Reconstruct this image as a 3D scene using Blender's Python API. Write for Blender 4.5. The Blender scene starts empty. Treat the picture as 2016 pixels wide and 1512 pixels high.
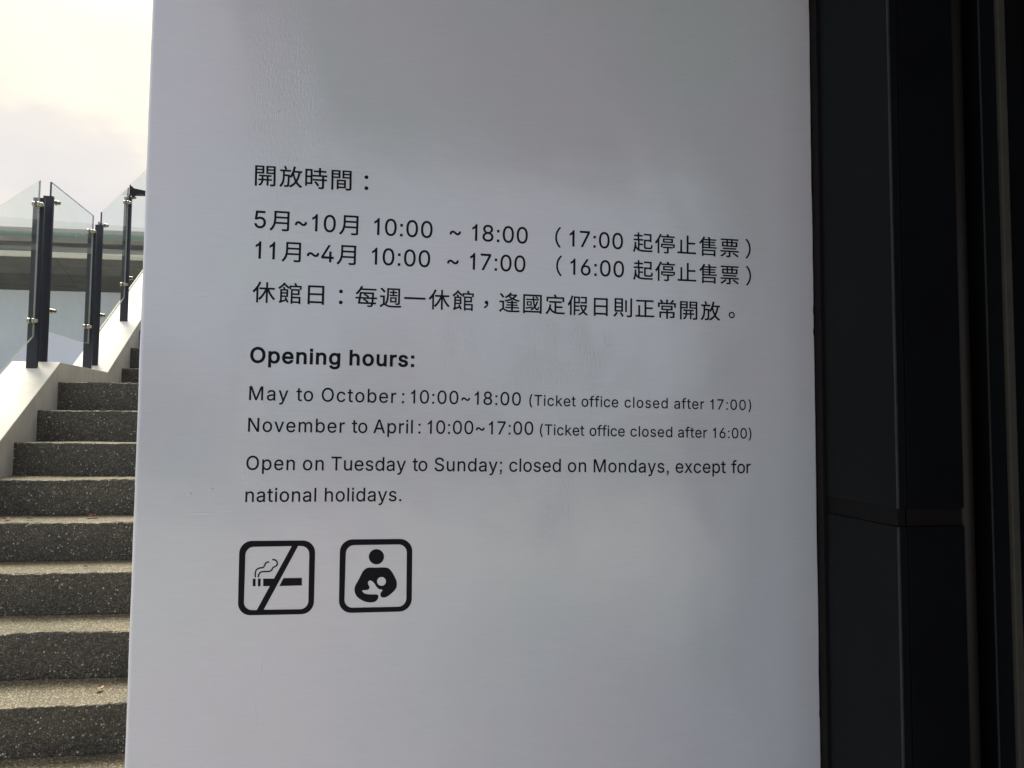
import bpy, bmesh, math, random
from mathutils import Vector, Matrix, noise
from mathutils.geometry import delaunay_2d_cdt

# ---------------------------------------------------------------- camera, world, sun, exposure
scene = bpy.context.scene
EYE = 1.587
R0 = ((0.98663525, 0.16205129, -0.01703705), (-0.1627476, 0.98517961, -0.05416964), (0.00800629, 0.05621841, 0.99838639))
cam_data = bpy.data.cameras.new('camera')
cam_data.lens = 26.0
cam_data.sensor_width = 36.0
cam_data.clip_start = 0.05
cam_data.clip_end = 3000
cam = bpy.data.objects.new('camera', cam_data)
scene.collection.objects.link(cam)
m = Matrix.Identity(4)
for r in range(3):
    m[r][0] = R0[r][0]; m[r][1] = R0[r][2]; m[r][2] = -R0[r][1]
m[2][3] = EYE
cam.matrix_world = m
scene.camera = cam

SUN_AZ, SUN_EL = math.radians(-32), math.radians(55)      # behind the stairs, a little to the left
sun_dir = Vector((math.sin(SUN_AZ) * math.cos(SUN_EL), math.cos(SUN_AZ) * math.cos(SUN_EL), math.sin(SUN_EL)))
world = bpy.data.worlds.new('World')
scene.world = world
world.use_nodes = True
nt = world.node_tree; nt.nodes.clear()
W_out = nt.nodes.new('ShaderNodeOutputWorld')
sky = nt.nodes.new('ShaderNodeTexSky'); sky.sky_type = 'NISHITA'; sky.sun_disc = False
sky.sun_elevation = SUN_EL; sky.sun_rotation = SUN_AZ
bg1 = nt.nodes.new('ShaderNodeBackground'); bg1.inputs[1].default_value = 0.1
nt.links.new(sky.outputs[0], bg1.inputs[0])
tc = nt.nodes.new('ShaderNodeTexCoord')
dot = nt.nodes.new('ShaderNodeVectorMath'); dot.operation = 'DOT_PRODUCT'
dot.inputs[1].default_value = sun_dir
nt.links.new(tc.outputs['Generated'], dot.inputs[0])
nz = nt.nodes.new('ShaderNodeTexNoise'); nz.inputs['Scale'].default_value = 3.2; nz.inputs['Detail'].default_value = 5; nz.inputs['Roughness'].default_value = .5
mp = nt.nodes.new('ShaderNodeMapping'); mp.inputs['Scale'].default_value = (1, 1, 2.4); mp.inputs['Location'].default_value = (.3, .1, .45)
nt.links.new(tc.outputs['Generated'], mp.inputs[0]); nt.links.new(mp.outputs[0], nz.inputs['Vector'])
ma = nt.nodes.new('ShaderNodeMath'); ma.operation = 'MULTIPLY_ADD'; ma.inputs[1].default_value = .2
nt.links.new(nz.outputs['Fac'], ma.inputs[0]); nt.links.new(dot.outputs['Value'], ma.inputs[2])
ramp = nt.nodes.new('ShaderNodeValToRGB')                  # cloud brightness: grey sheet away from the sun, glowing round it
el = ramp.color_ramp.elements
el[0].position = 0.0; el[0].color = (.66, .70, .79, 1)
el[1].position = 1.0; el[1].color = (1.7, 1.58, .98, 1)
for p, c in ((.60, (.68, .68, .70)), (.79, (.66, .63, .61)), (.828, (.76, .70, .63)), (.855, (1.02, .93, .70))):
    e = el.new(p); e.color = c + (1,)
sc_ = nt.nodes.new('ShaderNodeMath'); sc_.operation = 'MULTIPLY'; sc_.inputs[1].default_value = 0.93
nt.links.new(ma.outputs[0], sc_.inputs[0]); nt.links.new(sc_.outputs[0], ramp.inputs[0])
bg2 = nt.nodes.new('ShaderNodeBackground'); bg2.inputs[1].default_value = 1.0
nt.links.new(ramp.outputs[0], bg2.inputs[0])
mx = nt.nodes.new('ShaderNodeMixShader'); mx.inputs[0].default_value = .9
nt.links.new(bg1.outputs[0], mx.inputs[1]); nt.links.new(bg2.outputs[0], mx.inputs[2]); nt.links.new(mx.outputs[0], W_out.inputs[0])

sun_data = bpy.data.lights.new('sun', 'SUN'); sun_data.energy = 3.4; sun_data.angle = math.radians(28); sun_data.color = (1, .90, .75)
sun = bpy.data.objects.new('sun', sun_data); scene.collection.objects.link(sun)
sun.rotation_euler = (-sun_dir).to_track_quat('-Z', 'Y').to_euler()

scene.view_settings.view_transform = 'Standard'
scene.view_settings.look = 'None'
scene.view_settings.exposure = 0.36
scene.view_settings.gamma = 1
scene.view_settings.use_curve_mapping = False
scene.render.engine = 'CYCLES'
scene.cycles.max_bounces = 10
scene.cycles.transparent_max_bounces = 16

# ---------------------------------------------------------------- data: lettering on the wall, metres (text, left x, z, right x, z)
TEXT = [
    ('L1', 0.0343, [('開', -0.271, 2.0601, -0.2322, 2.0602), ('放', -0.2242, 2.0603, -0.1809, 2.0604), ('時', -0.1748, 2.0604, -0.1325, 2.0605), ('間', -0.1238, 2.0605, -0.0847, 2.0607), ('：', -0.0586, 2.0607, -0.0512, 2.0608)]),
    ('L2', 0.0341, [('5', -0.2701, 1.972, -0.2473, 1.9718), ('月', -0.2408, 1.9717, -0.204, 1.9713), ('~', -0.1931, 1.9712, -0.1696, 1.971), ('10', -0.1599, 1.9709, -0.1138, 1.9704), ('月', -0.1068, 1.9703, -0.0698, 1.9699), ('10:00', -0.0382, 1.9696, 0.0794, 1.9684), ('~', 0.1142, 1.9681, 0.1375, 1.9678), ('18:00', 0.1607, 1.9676, 0.2775, 1.9664), ('（', 0.3364, 1.9658, 0.348, 1.9657), ('17:00', 0.3671, 1.9655, 0.4841, 1.9643), ('起', 0.5066, 1.9641, 0.5504, 1.9636), ('停', 0.5557, 1.9636, 0.6, 1.9631), ('止', 0.6065, 1.9631, 0.6486, 1.9626), ('售', 0.6559, 1.9626, 0.6959, 1.9622), ('票', 0.7048, 1.9621, 0.7473, 1.9616), ('）', 0.7637, 1.9615, 0.7754, 1.9614)]),
    ('L3', 0.0339, [('11', -0.2666, 1.911, -0.2296, 1.9107), ('月', -0.2165, 1.9106, -0.1803, 1.9103), ('~', -0.1687, 1.9102, -0.1447, 1.9099), ('4', -0.1408, 1.9099, -0.1175, 1.9097), ('月', -0.1104, 1.9096, -0.0732, 1.9093), ('10:00', -0.0416, 1.909, 0.0754, 1.908), ('~', 0.1098, 1.9076, 0.1338, 1.9074), ('17:00', 0.1568, 1.9072, 0.2729, 1.9062), ('（', 0.3387, 1.9056, 0.3504, 1.9055), ('16:00', 0.3692, 1.9053, 0.4864, 1.9042), ('起', 0.5069, 1.9041, 0.5507, 1.9037), ('停', 0.5559, 1.9036, 0.6002, 1.9032), ('止', 0.6066, 1.9032, 0.6487, 1.9028), ('售', 0.6559, 1.9027, 0.6959, 1.9024), ('票', 0.7046, 1.9023, 0.7472, 1.9019), ('）', 0.7641, 1.9017, 0.7757, 1.9016)]),
    ('L4', 0.0334, [('休', -0.2696, 1.8276, -0.2271, 1.8273), ('館', -0.2211, 1.8273, -0.1772, 1.827), ('日', -0.1647, 1.8269, -0.1335, 1.8267), ('：', -0.1038, 1.8265, -0.0976, 1.8265), ('每', -0.0722, 1.8263, -0.03, 1.826), ('週', -0.0243, 1.826, 0.0187, 1.8257), ('一', 0.0243, 1.8257, 0.0668, 1.8254), ('休', 0.0737, 1.8253, 0.116, 1.8251), ('館', 0.1219, 1.825, 0.1653, 1.8247), ('，', 0.1879, 1.8246, 0.1944, 1.8245), ('逢', 0.2185, 1.8244, 0.2613, 1.8241), ('國', 0.2688, 1.8241, 0.3078, 1.8238), ('定', 0.3163, 1.8237, 0.3578, 1.8235), ('假', 0.3637, 1.8234, 0.4072, 1.8231), ('日', 0.4203, 1.823, 0.4503, 1.8228), ('則', 0.4628, 1.8228, 0.5039, 1.8225), ('正', 0.5118, 1.8224, 0.5536, 1.8222), ('常', 0.562, 1.8221, 0.6019, 1.8218), ('開', 0.6116, 1.8218, 0.6506, 1.8215), ('放', 0.6587, 1.8215, 0.7031, 1.8212), ('。', 0.7233, 1.821, 0.7367, 1.8209)]),
    ('B1', 0.0291, [('Opening', -0.271, 1.7062, -0.0993, 1.7051), ('hours:', -0.0816, 1.705, 0.0463, 1.7042)]),
    ('E1', 0.0267, [('May', -0.2707, 1.6327, -0.1972, 1.6321), ('to', -0.1821, 1.632, -0.15, 1.6318), ('October', -0.1337, 1.6316, 0.0117, 1.6305), (':', 0.023, 1.6305, 0.0276, 1.6304), ('10:00~18:00', 0.041, 1.6303, 0.2654, 1.6286)]),
    ('S1', 0.022, [('(', 0.283, 1.6289, 0.2899, 1.6288), ('Ticket', 0.2935, 1.6288, 0.3816, 1.628), ('office', 0.3939, 1.6279, 0.4737, 1.6272), ('closed', 0.4873, 1.6271, 0.583, 1.6263), ('after', 0.5974, 1.6261, 0.665, 1.6255), ('17:00', 0.6795, 1.6254, 0.7607, 1.6247), (')', 0.7664, 1.6247, 0.7733, 1.6246)]),
    ('E2', 0.0266, [('November', -0.2711, 1.5713, -0.0879, 1.5704), ('to', -0.0744, 1.5704, -0.044, 1.5702), ('April', -0.0324, 1.5702, 0.0456, 1.5698), (':', 0.0569, 1.5697, 0.0608, 1.5697), ('10:00~17:00', 0.0753, 1.5696, 0.2919, 1.5686)]),
    ('S2', 0.022, [('(', 0.3056, 1.5683, 0.3127, 1.5682), ('Ticket', 0.3156, 1.5682, 0.4002, 1.5673), ('office', 0.4114, 1.5671, 0.4878, 1.5663), ('closed', 0.5001, 1.5662, 0.5929, 1.5651), ('after', 0.6056, 1.565, 0.6711, 1.5643), ('16:00', 0.6845, 1.5641, 0.7626, 1.5633), (')', 0.7664, 1.5632, 0.7735, 1.5632)]),
    ('E3', 0.0267, [('Open', -0.2724, 1.4977, -0.1816, 1.4969), ('on', -0.1666, 1.4968, -0.1268, 1.4964), ('Tuesday', -0.1126, 1.4963, 0.0331, 1.495), ('to', 0.0461, 1.4949, 0.0757, 1.4947), ('Sunday;', 0.09, 1.4945, 0.2271, 1.4933), ('closed', 0.2422, 1.4932, 0.3503, 1.4922), ('on', 0.3651, 1.4921, 0.4043, 1.4918), ('Mondays,', 0.4204, 1.4916, 0.5846, 1.4902), ('except', 0.5998, 1.49, 0.7133, 1.489), ('for', 0.7258, 1.4889, 0.7708, 1.4885)]),
    ('E4', 0.0265, [('national', -0.2724, 1.4361, -0.1398, 1.4356), ('holidays.', -0.1235, 1.4356, 0.0251, 1.4351)]),
]
ICON_A = [[(-0.28082, 1.33814), (-0.28041, 1.34275), (-0.27913, 1.34718), (-0.27703, 1.35126), (-0.2742, 1.35483), (-0.27074, 1.35775), (-0.26678, 1.3599), (-0.26247, 1.36122), (-0.25798, 1.36164), (-0.16308, 1.36083), (-0.15849, 1.36033), (-0.15407, 1.35892), (-0.14999, 1.35666), (-0.1464, 1.35364), (-0.14346, 1.34996), (-0.14127, 1.34578), (-0.13992, 1.34125), (-0.13946, 1.33655), (-0.13936, 1.24308), (-0.1398, 1.23842), (-0.14114, 1.23396), (-0.1433, 1.22986), (-0.14622, 1.22629), (-0.14977, 1.22337), (-0.15382, 1.22122), (-0.15822, 1.21992), (-0.16278, 1.21952), (-0.25734, 1.22076), (-0.26181, 1.22127), (-0.2661, 1.22266), (-0.27006, 1.22489), (-0.27354, 1.22785), (-0.27639, 1.23144), (-0.27852, 1.23553), (-0.27984, 1.23995), (-0.28031, 1.24454)], [(-0.2694, 1.33469), (-0.2691, 1.33775), (-0.26823, 1.34068), (-0.26683, 1.34339), (-0.26493, 1.34576), (-0.26263, 1.3477), (-0.25999, 1.34914), (-0.25714, 1.35003), (-0.25417, 1.35032), (-0.18372, 1.35021), (-0.21518, 1.289), (-0.23538, 1.28931), (-0.235, 1.27484), (-0.22267, 1.27491), (-0.24573, 1.2299), (-0.25449, 1.23044), (-0.25745, 1.23078), (-0.26028, 1.23171), (-0.26289, 1.23318), (-0.26518, 1.23515), (-0.26706, 1.23753), (-0.26845, 1.24024), (-0.2693, 1.24317), (-0.26958, 1.24621)], [(-0.17161, 1.3506), (-0.16602, 1.35005), (-0.16299, 1.34974), (-0.16007, 1.34883), (-0.15737, 1.34735), (-0.155, 1.34537), (-0.15305, 1.34295), (-0.1516, 1.3402), (-0.1507, 1.33722), (-0.15039, 1.33412), (-0.14997, 1.24461), (-0.15025, 1.24154), (-0.15112, 1.2386), (-0.15254, 1.23589), (-0.15446, 1.23353), (-0.1568, 1.23161), (-0.15947, 1.23019), (-0.16237, 1.22934), (-0.16539, 1.22909), (-0.23287, 1.23029)], [(-0.16321, 1.2889), (-0.16287, 1.27452), (-0.20518, 1.27444), (-0.19767, 1.28937)], [(-0.25451, 1.28959), (-0.24944, 1.28967), (-0.24907, 1.27542), (-0.25413, 1.27536)], [(-0.24495, 1.28955), (-0.24007, 1.28943), (-0.23989, 1.27517), (-0.24477, 1.2751)], [(-0.24864, 1.29229), (-0.2487, 1.29346), (-0.24881, 1.29511), (-0.24891, 1.29698), (-0.24894, 1.2988), (-0.24886, 1.30032), (-0.24867, 1.30161), (-0.24842, 1.30282), (-0.24809, 1.3039), (-0.24767, 1.30484), (-0.24714, 1.30563), (-0.24646, 1.3063), (-0.2456, 1.30691), (-0.24458, 1.30745), (-0.24346, 1.30792), (-0.24235, 1.30833), (-0.24115, 1.3086), (-0.23975, 1.30873), (-0.23823, 1.30883), (-0.23673, 1.30902), (-0.23536, 1.30944), (-0.23428, 1.31018), (-0.23354, 1.31107), (-0.23305, 1.31198), (-0.2327, 1.3128), (-0.23232, 1.3136), (-0.2319, 1.31453), (-0.23156, 1.31554), (-0.23125, 1.31646), (-0.23094, 1.31722), (-0.23062, 1.31775), (-0.23022, 1.31815), (-0.22971, 1.31851), (-0.22913, 1.31882), (-0.22852, 1.31908), (-0.22796, 1.31928), (-0.22744, 1.31939), (-0.22684, 1.31942), (-0.22622, 1.31941), (-0.22563, 1.31938), (-0.22518, 1.31937), (-0.22524, 1.32199), (-0.22564, 1.322), (-0.22625, 1.32203), (-0.22702, 1.32205), (-0.22788, 1.32199), (-0.22873, 1.32181), (-0.22951, 1.32154), (-0.2303, 1.32121), (-0.23111, 1.32077), (-0.2319, 1.3202), (-0.23264, 1.31945), (-0.23322, 1.31851), (-0.23364, 1.3175), (-0.23397, 1.31651), (-0.23427, 1.31561), (-0.23463, 1.31481), (-0.23502, 1.314), (-0.23535, 1.31323), (-0.23567, 1.31262), (-0.23602, 1.31218), (-0.2365, 1.31184), (-0.23734, 1.31159), (-0.23858, 1.31144), (-0.24008, 1.31134), (-0.24166, 1.31118), (-0.24314, 1.31085), (-0.24447, 1.31037), (-0.24575, 1.30983), (-0.24698, 1.30917), (-0.24812, 1.30837), (-0.24912, 1.30737), (-0.24989, 1.30621), (-0.25046, 1.30495), (-0.25087, 1.3036), (-0.25117, 1.3022), (-0.25138, 1.30072), (-0.25148, 1.29898), (-0.25145, 1.29701), (-0.25134, 1.29508), (-0.25123, 1.29342), (-0.25117, 1.29228)], [(-0.24317, 1.29194), (-0.24309, 1.29268), (-0.243, 1.2937), (-0.24287, 1.29484), (-0.24268, 1.29593), (-0.2424, 1.29684), (-0.24204, 1.29768), (-0.24162, 1.29852), (-0.24115, 1.29925), (-0.2406, 1.29986), (-0.23994, 1.30034), (-0.23905, 1.3007), (-0.23789, 1.30098), (-0.23654, 1.30117), (-0.23508, 1.30132), (-0.23363, 1.30144), (-0.23216, 1.30149), (-0.23056, 1.30144), (-0.2289, 1.30137), (-0.22725, 1.30135), (-0.22572, 1.30146), (-0.22435, 1.3017), (-0.22309, 1.30201), (-0.22192, 1.30242), (-0.22083, 1.30294), (-0.21982, 1.30363), (-0.21899, 1.30458), (-0.21842, 1.30564), (-0.21803, 1.30663), (-0.21771, 1.30745), (-0.21737, 1.30805), (-0.21698, 1.30851), (-0.21658, 1.30893), (-0.21614, 1.30929), (-0.21564, 1.30966), (-0.21507, 1.31004), (-0.21439, 1.31038), (-0.21352, 1.31071), (-0.21252, 1.3111), (-0.21147, 1.31162), (-0.21054, 1.31235), (-0.20983, 1.31325), (-0.20927, 1.31424), (-0.20883, 1.31533), (-0.20857, 1.31651), (-0.20852, 1.31775), (-0.20873, 1.31903), (-0.20914, 1.32035), (-0.20971, 1.32165), (-0.21039, 1.32286), (-0.21121, 1.32392), (-0.21221, 1.32474), (-0.21331, 1.32531), (-0.21439, 1.3257), (-0.21537, 1.32598), (-0.21624, 1.32621), (-0.2171, 1.32639), (-0.21795, 1.32648), (-0.21869, 1.3265), (-0.21927, 1.3265), (-0.21966, 1.32651), (-0.2196, 1.32389), (-0.21917, 1.32388), (-0.21861, 1.32388), (-0.218, 1.32386), (-0.21737, 1.3238), (-0.21672, 1.32365), (-0.21592, 1.32344), (-0.21504, 1.32319), (-0.21421, 1.3229), (-0.21351, 1.32255), (-0.21299, 1.32212), (-0.2125, 1.32146), (-0.21198, 1.32055), (-0.21153, 1.31952), (-0.21122, 1.31852), (-0.21108, 1.31769), (-0.21111, 1.31698), (-0.21128, 1.31623), (-0.21157, 1.31549), (-0.21197, 1.31481), (-0.21238, 1.31427), (-0.21288, 1.31387), (-0.21361, 1.31352), (-0.21451, 1.31318), (-0.21549, 1.3128), (-0.2164, 1.31234), (-0.21713, 1.31186), (-0.21776, 1.31141), (-0.21835, 1.31091), (-0.21891, 1.31033), (-0.21949, 1.30961), (-0.22001, 1.3087), (-0.22041, 1.30772), (-0.22075, 1.30685), (-0.2211, 1.30616), (-0.22154, 1.30566), (-0.22216, 1.30525), (-0.22297, 1.30486), (-0.22391, 1.30453), (-0.22498, 1.30426), (-0.22614, 1.30406), (-0.22745, 1.30396), (-0.22896, 1.30399), (-0.2306, 1.30406), (-0.23229, 1.3041), (-0.2339, 1.30405), (-0.23543, 1.30392), (-0.23696, 1.30377), (-0.23847, 1.30355), (-0.23991, 1.3032), (-0.24122, 1.30266), (-0.24232, 1.30188), (-0.24318, 1.30094), (-0.24383, 1.29993), (-0.24435, 1.2989), (-0.24479, 1.29786), (-0.24515, 1.29666), (-0.24539, 1.29535), (-0.24553, 1.29411), (-0.24562, 1.29307), (-0.2457, 1.29236)]]
ICON_B = [[(-0.09247, 1.33726), (-0.09203, 1.34198), (-0.09069, 1.3465), (-0.08849, 1.35067), (-0.08553, 1.35432), (-0.08191, 1.3573), (-0.07777, 1.35951), (-0.07328, 1.36085), (-0.06859, 1.36128), (0.02359, 1.36055), (0.02838, 1.36004), (0.033, 1.3586), (0.03726, 1.3563), (0.04101, 1.35321), (0.04409, 1.34945), (0.04639, 1.34518), (0.04782, 1.34056), (0.04832, 1.33576), (0.0488, 1.24257), (0.04835, 1.23782), (0.04698, 1.23325), (0.04474, 1.22905), (0.04171, 1.22538), (0.03802, 1.22238), (0.03381, 1.22016), (0.02923, 1.21882), (0.02448, 1.21839), (-0.06823, 1.21911), (-0.07289, 1.2196), (-0.07736, 1.221), (-0.08149, 1.22325), (-0.08511, 1.22627), (-0.08808, 1.22992), (-0.09029, 1.23409), (-0.09166, 1.2386), (-0.09214, 1.24328)], [(-0.0809, 1.33416), (-0.08057, 1.33728), (-0.07965, 1.34028), (-0.07816, 1.34304), (-0.07617, 1.34546), (-0.07375, 1.34744), (-0.071, 1.34891), (-0.06801, 1.34981), (-0.06491, 1.35011), (0.02128, 1.34976), (0.02444, 1.34944), (0.02749, 1.3485), (0.0303, 1.34699), (0.03277, 1.34496), (0.03481, 1.3425), (0.03632, 1.33968), (0.03726, 1.33663), (0.03759, 1.33347), (0.0381, 1.24392), (0.0378, 1.24078), (0.0369, 1.23777), (0.03542, 1.235), (0.03343, 1.23259), (0.03099, 1.23061), (0.02821, 1.22915), (0.02518, 1.22827), (0.02204, 1.228), (-0.06599, 1.22896), (-0.06907, 1.2293), (-0.07202, 1.23023), (-0.07474, 1.23173), (-0.07711, 1.23373), (-0.07905, 1.23615), (-0.08049, 1.23891), (-0.08136, 1.2419), (-0.08164, 1.245)], [(-0.00688, 1.32627), (-0.00719, 1.32297), (-0.00824, 1.31984), (-0.00995, 1.31706), (-0.01226, 1.31476), (-0.01504, 1.31305), (-0.01815, 1.31202), (-0.02144, 1.31172), (-0.02473, 1.31216), (-0.02788, 1.31333), (-0.03071, 1.31516), (-0.03309, 1.31756), (-0.0349, 1.32041), (-0.03605, 1.32357), (-0.03648, 1.32688), (-0.03617, 1.33018), (-0.03514, 1.3333), (-0.03343, 1.33608), (-0.03114, 1.33839), (-0.02837, 1.34011), (-0.02526, 1.34115), (-0.02197, 1.34146), (-0.01867, 1.34102), (-0.01552, 1.33986), (-0.01267, 1.33803), (-0.01028, 1.33563), (-0.00846, 1.33277), (-0.00731, 1.3296)], [(-0.03833, 1.3053), (-0.03494, 1.30578), (-0.03107, 1.30576), (-0.02683, 1.30552), (-0.02235, 1.30534), (-0.01725, 1.30539), (-0.01161, 1.30549), (-0.00619, 1.30539), (-0.00176, 1.30487), (0.00127, 1.30395), (0.00338, 1.30273), (0.00511, 1.30108), (0.00701, 1.29888), (0.00927, 1.29583), (0.0116, 1.29207), (0.01376, 1.2882), (0.01551, 1.28483), (0.01679, 1.28218), (0.01771, 1.2799), (0.01835, 1.27775), (0.01877, 1.27545), (0.01902, 1.27289), (0.01906, 1.27024), (0.01879, 1.26761), (0.01811, 1.26514), (0.01696, 1.26288), (0.0154, 1.26075), (0.01352, 1.2587), (0.01144, 1.25666), (0.00901, 1.2545), (0.00624, 1.25229), (0.00342, 1.25028), (0.00085, 1.24873), (-0.00145, 1.24769), (-0.00362, 1.24704), (-0.0056, 1.24673), (-0.00734, 1.2467), (-0.00882, 1.24701), (-0.01009, 1.24764), (-0.01112, 1.24851), (-0.01191, 1.24951), (-0.01246, 1.25063), (-0.01278, 1.25194), (-0.01285, 1.25336), (-0.01262, 1.25487), (-0.01174, 1.2566), (-0.01036, 1.25853), (-0.00916, 1.26036), (-0.00884, 1.26176), (-0.00979, 1.2625), (-0.01158, 1.26281), (-0.01364, 1.26305), (-0.01544, 1.26359), (-0.01688, 1.26452), (-0.01824, 1.26567), (-0.0195, 1.26693), (-0.02065, 1.26825), (-0.02163, 1.26965), (-0.02246, 1.27115), (-0.02328, 1.27267), (-0.02424, 1.2741), (-0.02541, 1.27551), (-0.02669, 1.27692), (-0.028, 1.27818), (-0.02925, 1.27917), (-0.03045, 1.27986), (-0.03163, 1.28033), (-0.03275, 1.28056), (-0.03378, 1.28052), (-0.03476, 1.28016), (-0.0357, 1.27951), (-0.03649, 1.27867), (-0.037, 1.27772), (-0.03719, 1.27665), (-0.03712, 1.27542), (-0.03687, 1.2741), (-0.0365, 1.27278), (-0.03583, 1.27144), (-0.0349, 1.27005), (-0.03408, 1.26867), (-0.03374, 1.26737), (-0.03402, 1.26611), (-0.0347, 1.26486), (-0.03565, 1.26376), (-0.03672, 1.26294), (-0.03796, 1.26251), (-0.03941, 1.26237), (-0.04094, 1.26235), (-0.04243, 1.26228), (-0.04406, 1.2622), (-0.04583, 1.26219), (-0.04732, 1.26206), (-0.04812, 1.26162), (-0.04801, 1.26069), (-0.04723, 1.25943), (-0.04611, 1.25811), (-0.04498, 1.25702), (-0.04395, 1.25624), (-0.04285, 1.2556), (-0.04153, 1.25508), (-0.03984, 1.25462), (-0.03764, 1.25424), (-0.03504, 1.25395), (-0.03228, 1.25371), (-0.0296, 1.25351), (-0.02687, 1.25342), (-0.02402, 1.25343), (-0.0214, 1.25335), (-0.01935, 1.25301), (-0.01799, 1.25234), (-0.01713, 1.25144), (-0.01665, 1.25039), (-0.01642, 1.24923), (-0.01644, 1.24791), (-0.01679, 1.24642), (-0.01738, 1.24491), (-0.01816, 1.24353), (-0.01909, 1.24227), (-0.02021, 1.24107), (-0.02157, 1.24), (-0.0232, 1.23917), (-0.02516, 1.23857), (-0.0274, 1.23816), (-0.02984, 1.23796), (-0.03238, 1.23801), (-0.03505, 1.2383), (-0.03788, 1.23881), (-0.04078, 1.23957), (-0.04365, 1.24061), (-0.04661, 1.24202), (-0.04967, 1.24376), (-0.05255, 1.24565), (-0.05498, 1.24749), (-0.05686, 1.24921), (-0.05836, 1.25093), (-0.05957, 1.25271), (-0.0606, 1.2546), (-0.06148, 1.25667), (-0.06214, 1.25886), (-0.06259, 1.26109), (-0.0628, 1.26325), (-0.06282, 1.26522), (-0.06262, 1.26708), (-0.06215, 1.26906), (-0.06134, 1.2714), (-0.06005, 1.27416), (-0.05837, 1.27724), (-0.05651, 1.28053), (-0.05466, 1.28392), (-0.05288, 1.28765), (-0.05107, 1.29169), (-0.04918, 1.29555), (-0.0472, 1.29872), (-0.04525, 1.3011), (-0.0433, 1.30293), (-0.04108, 1.30431)], [(-0.00233, 1.27806), (-0.00264, 1.27563), (-0.00362, 1.27341), (-0.0052, 1.27159), (-0.00725, 1.27032), (-0.0096, 1.26969), (-0.01205, 1.26975), (-0.01442, 1.27051), (-0.01651, 1.27189), (-0.01815, 1.2738), (-0.01921, 1.27606), (-0.01961, 1.27851), (-0.0193, 1.28093), (-0.01832, 1.28315), (-0.01675, 1.28497), (-0.0147, 1.28625), (-0.01236, 1.28688), (-0.0099, 1.28682), (-0.00753, 1.28607), (-0.00543, 1.28468), (-0.00379, 1.28278), (-0.00272, 1.28051)]]
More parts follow.
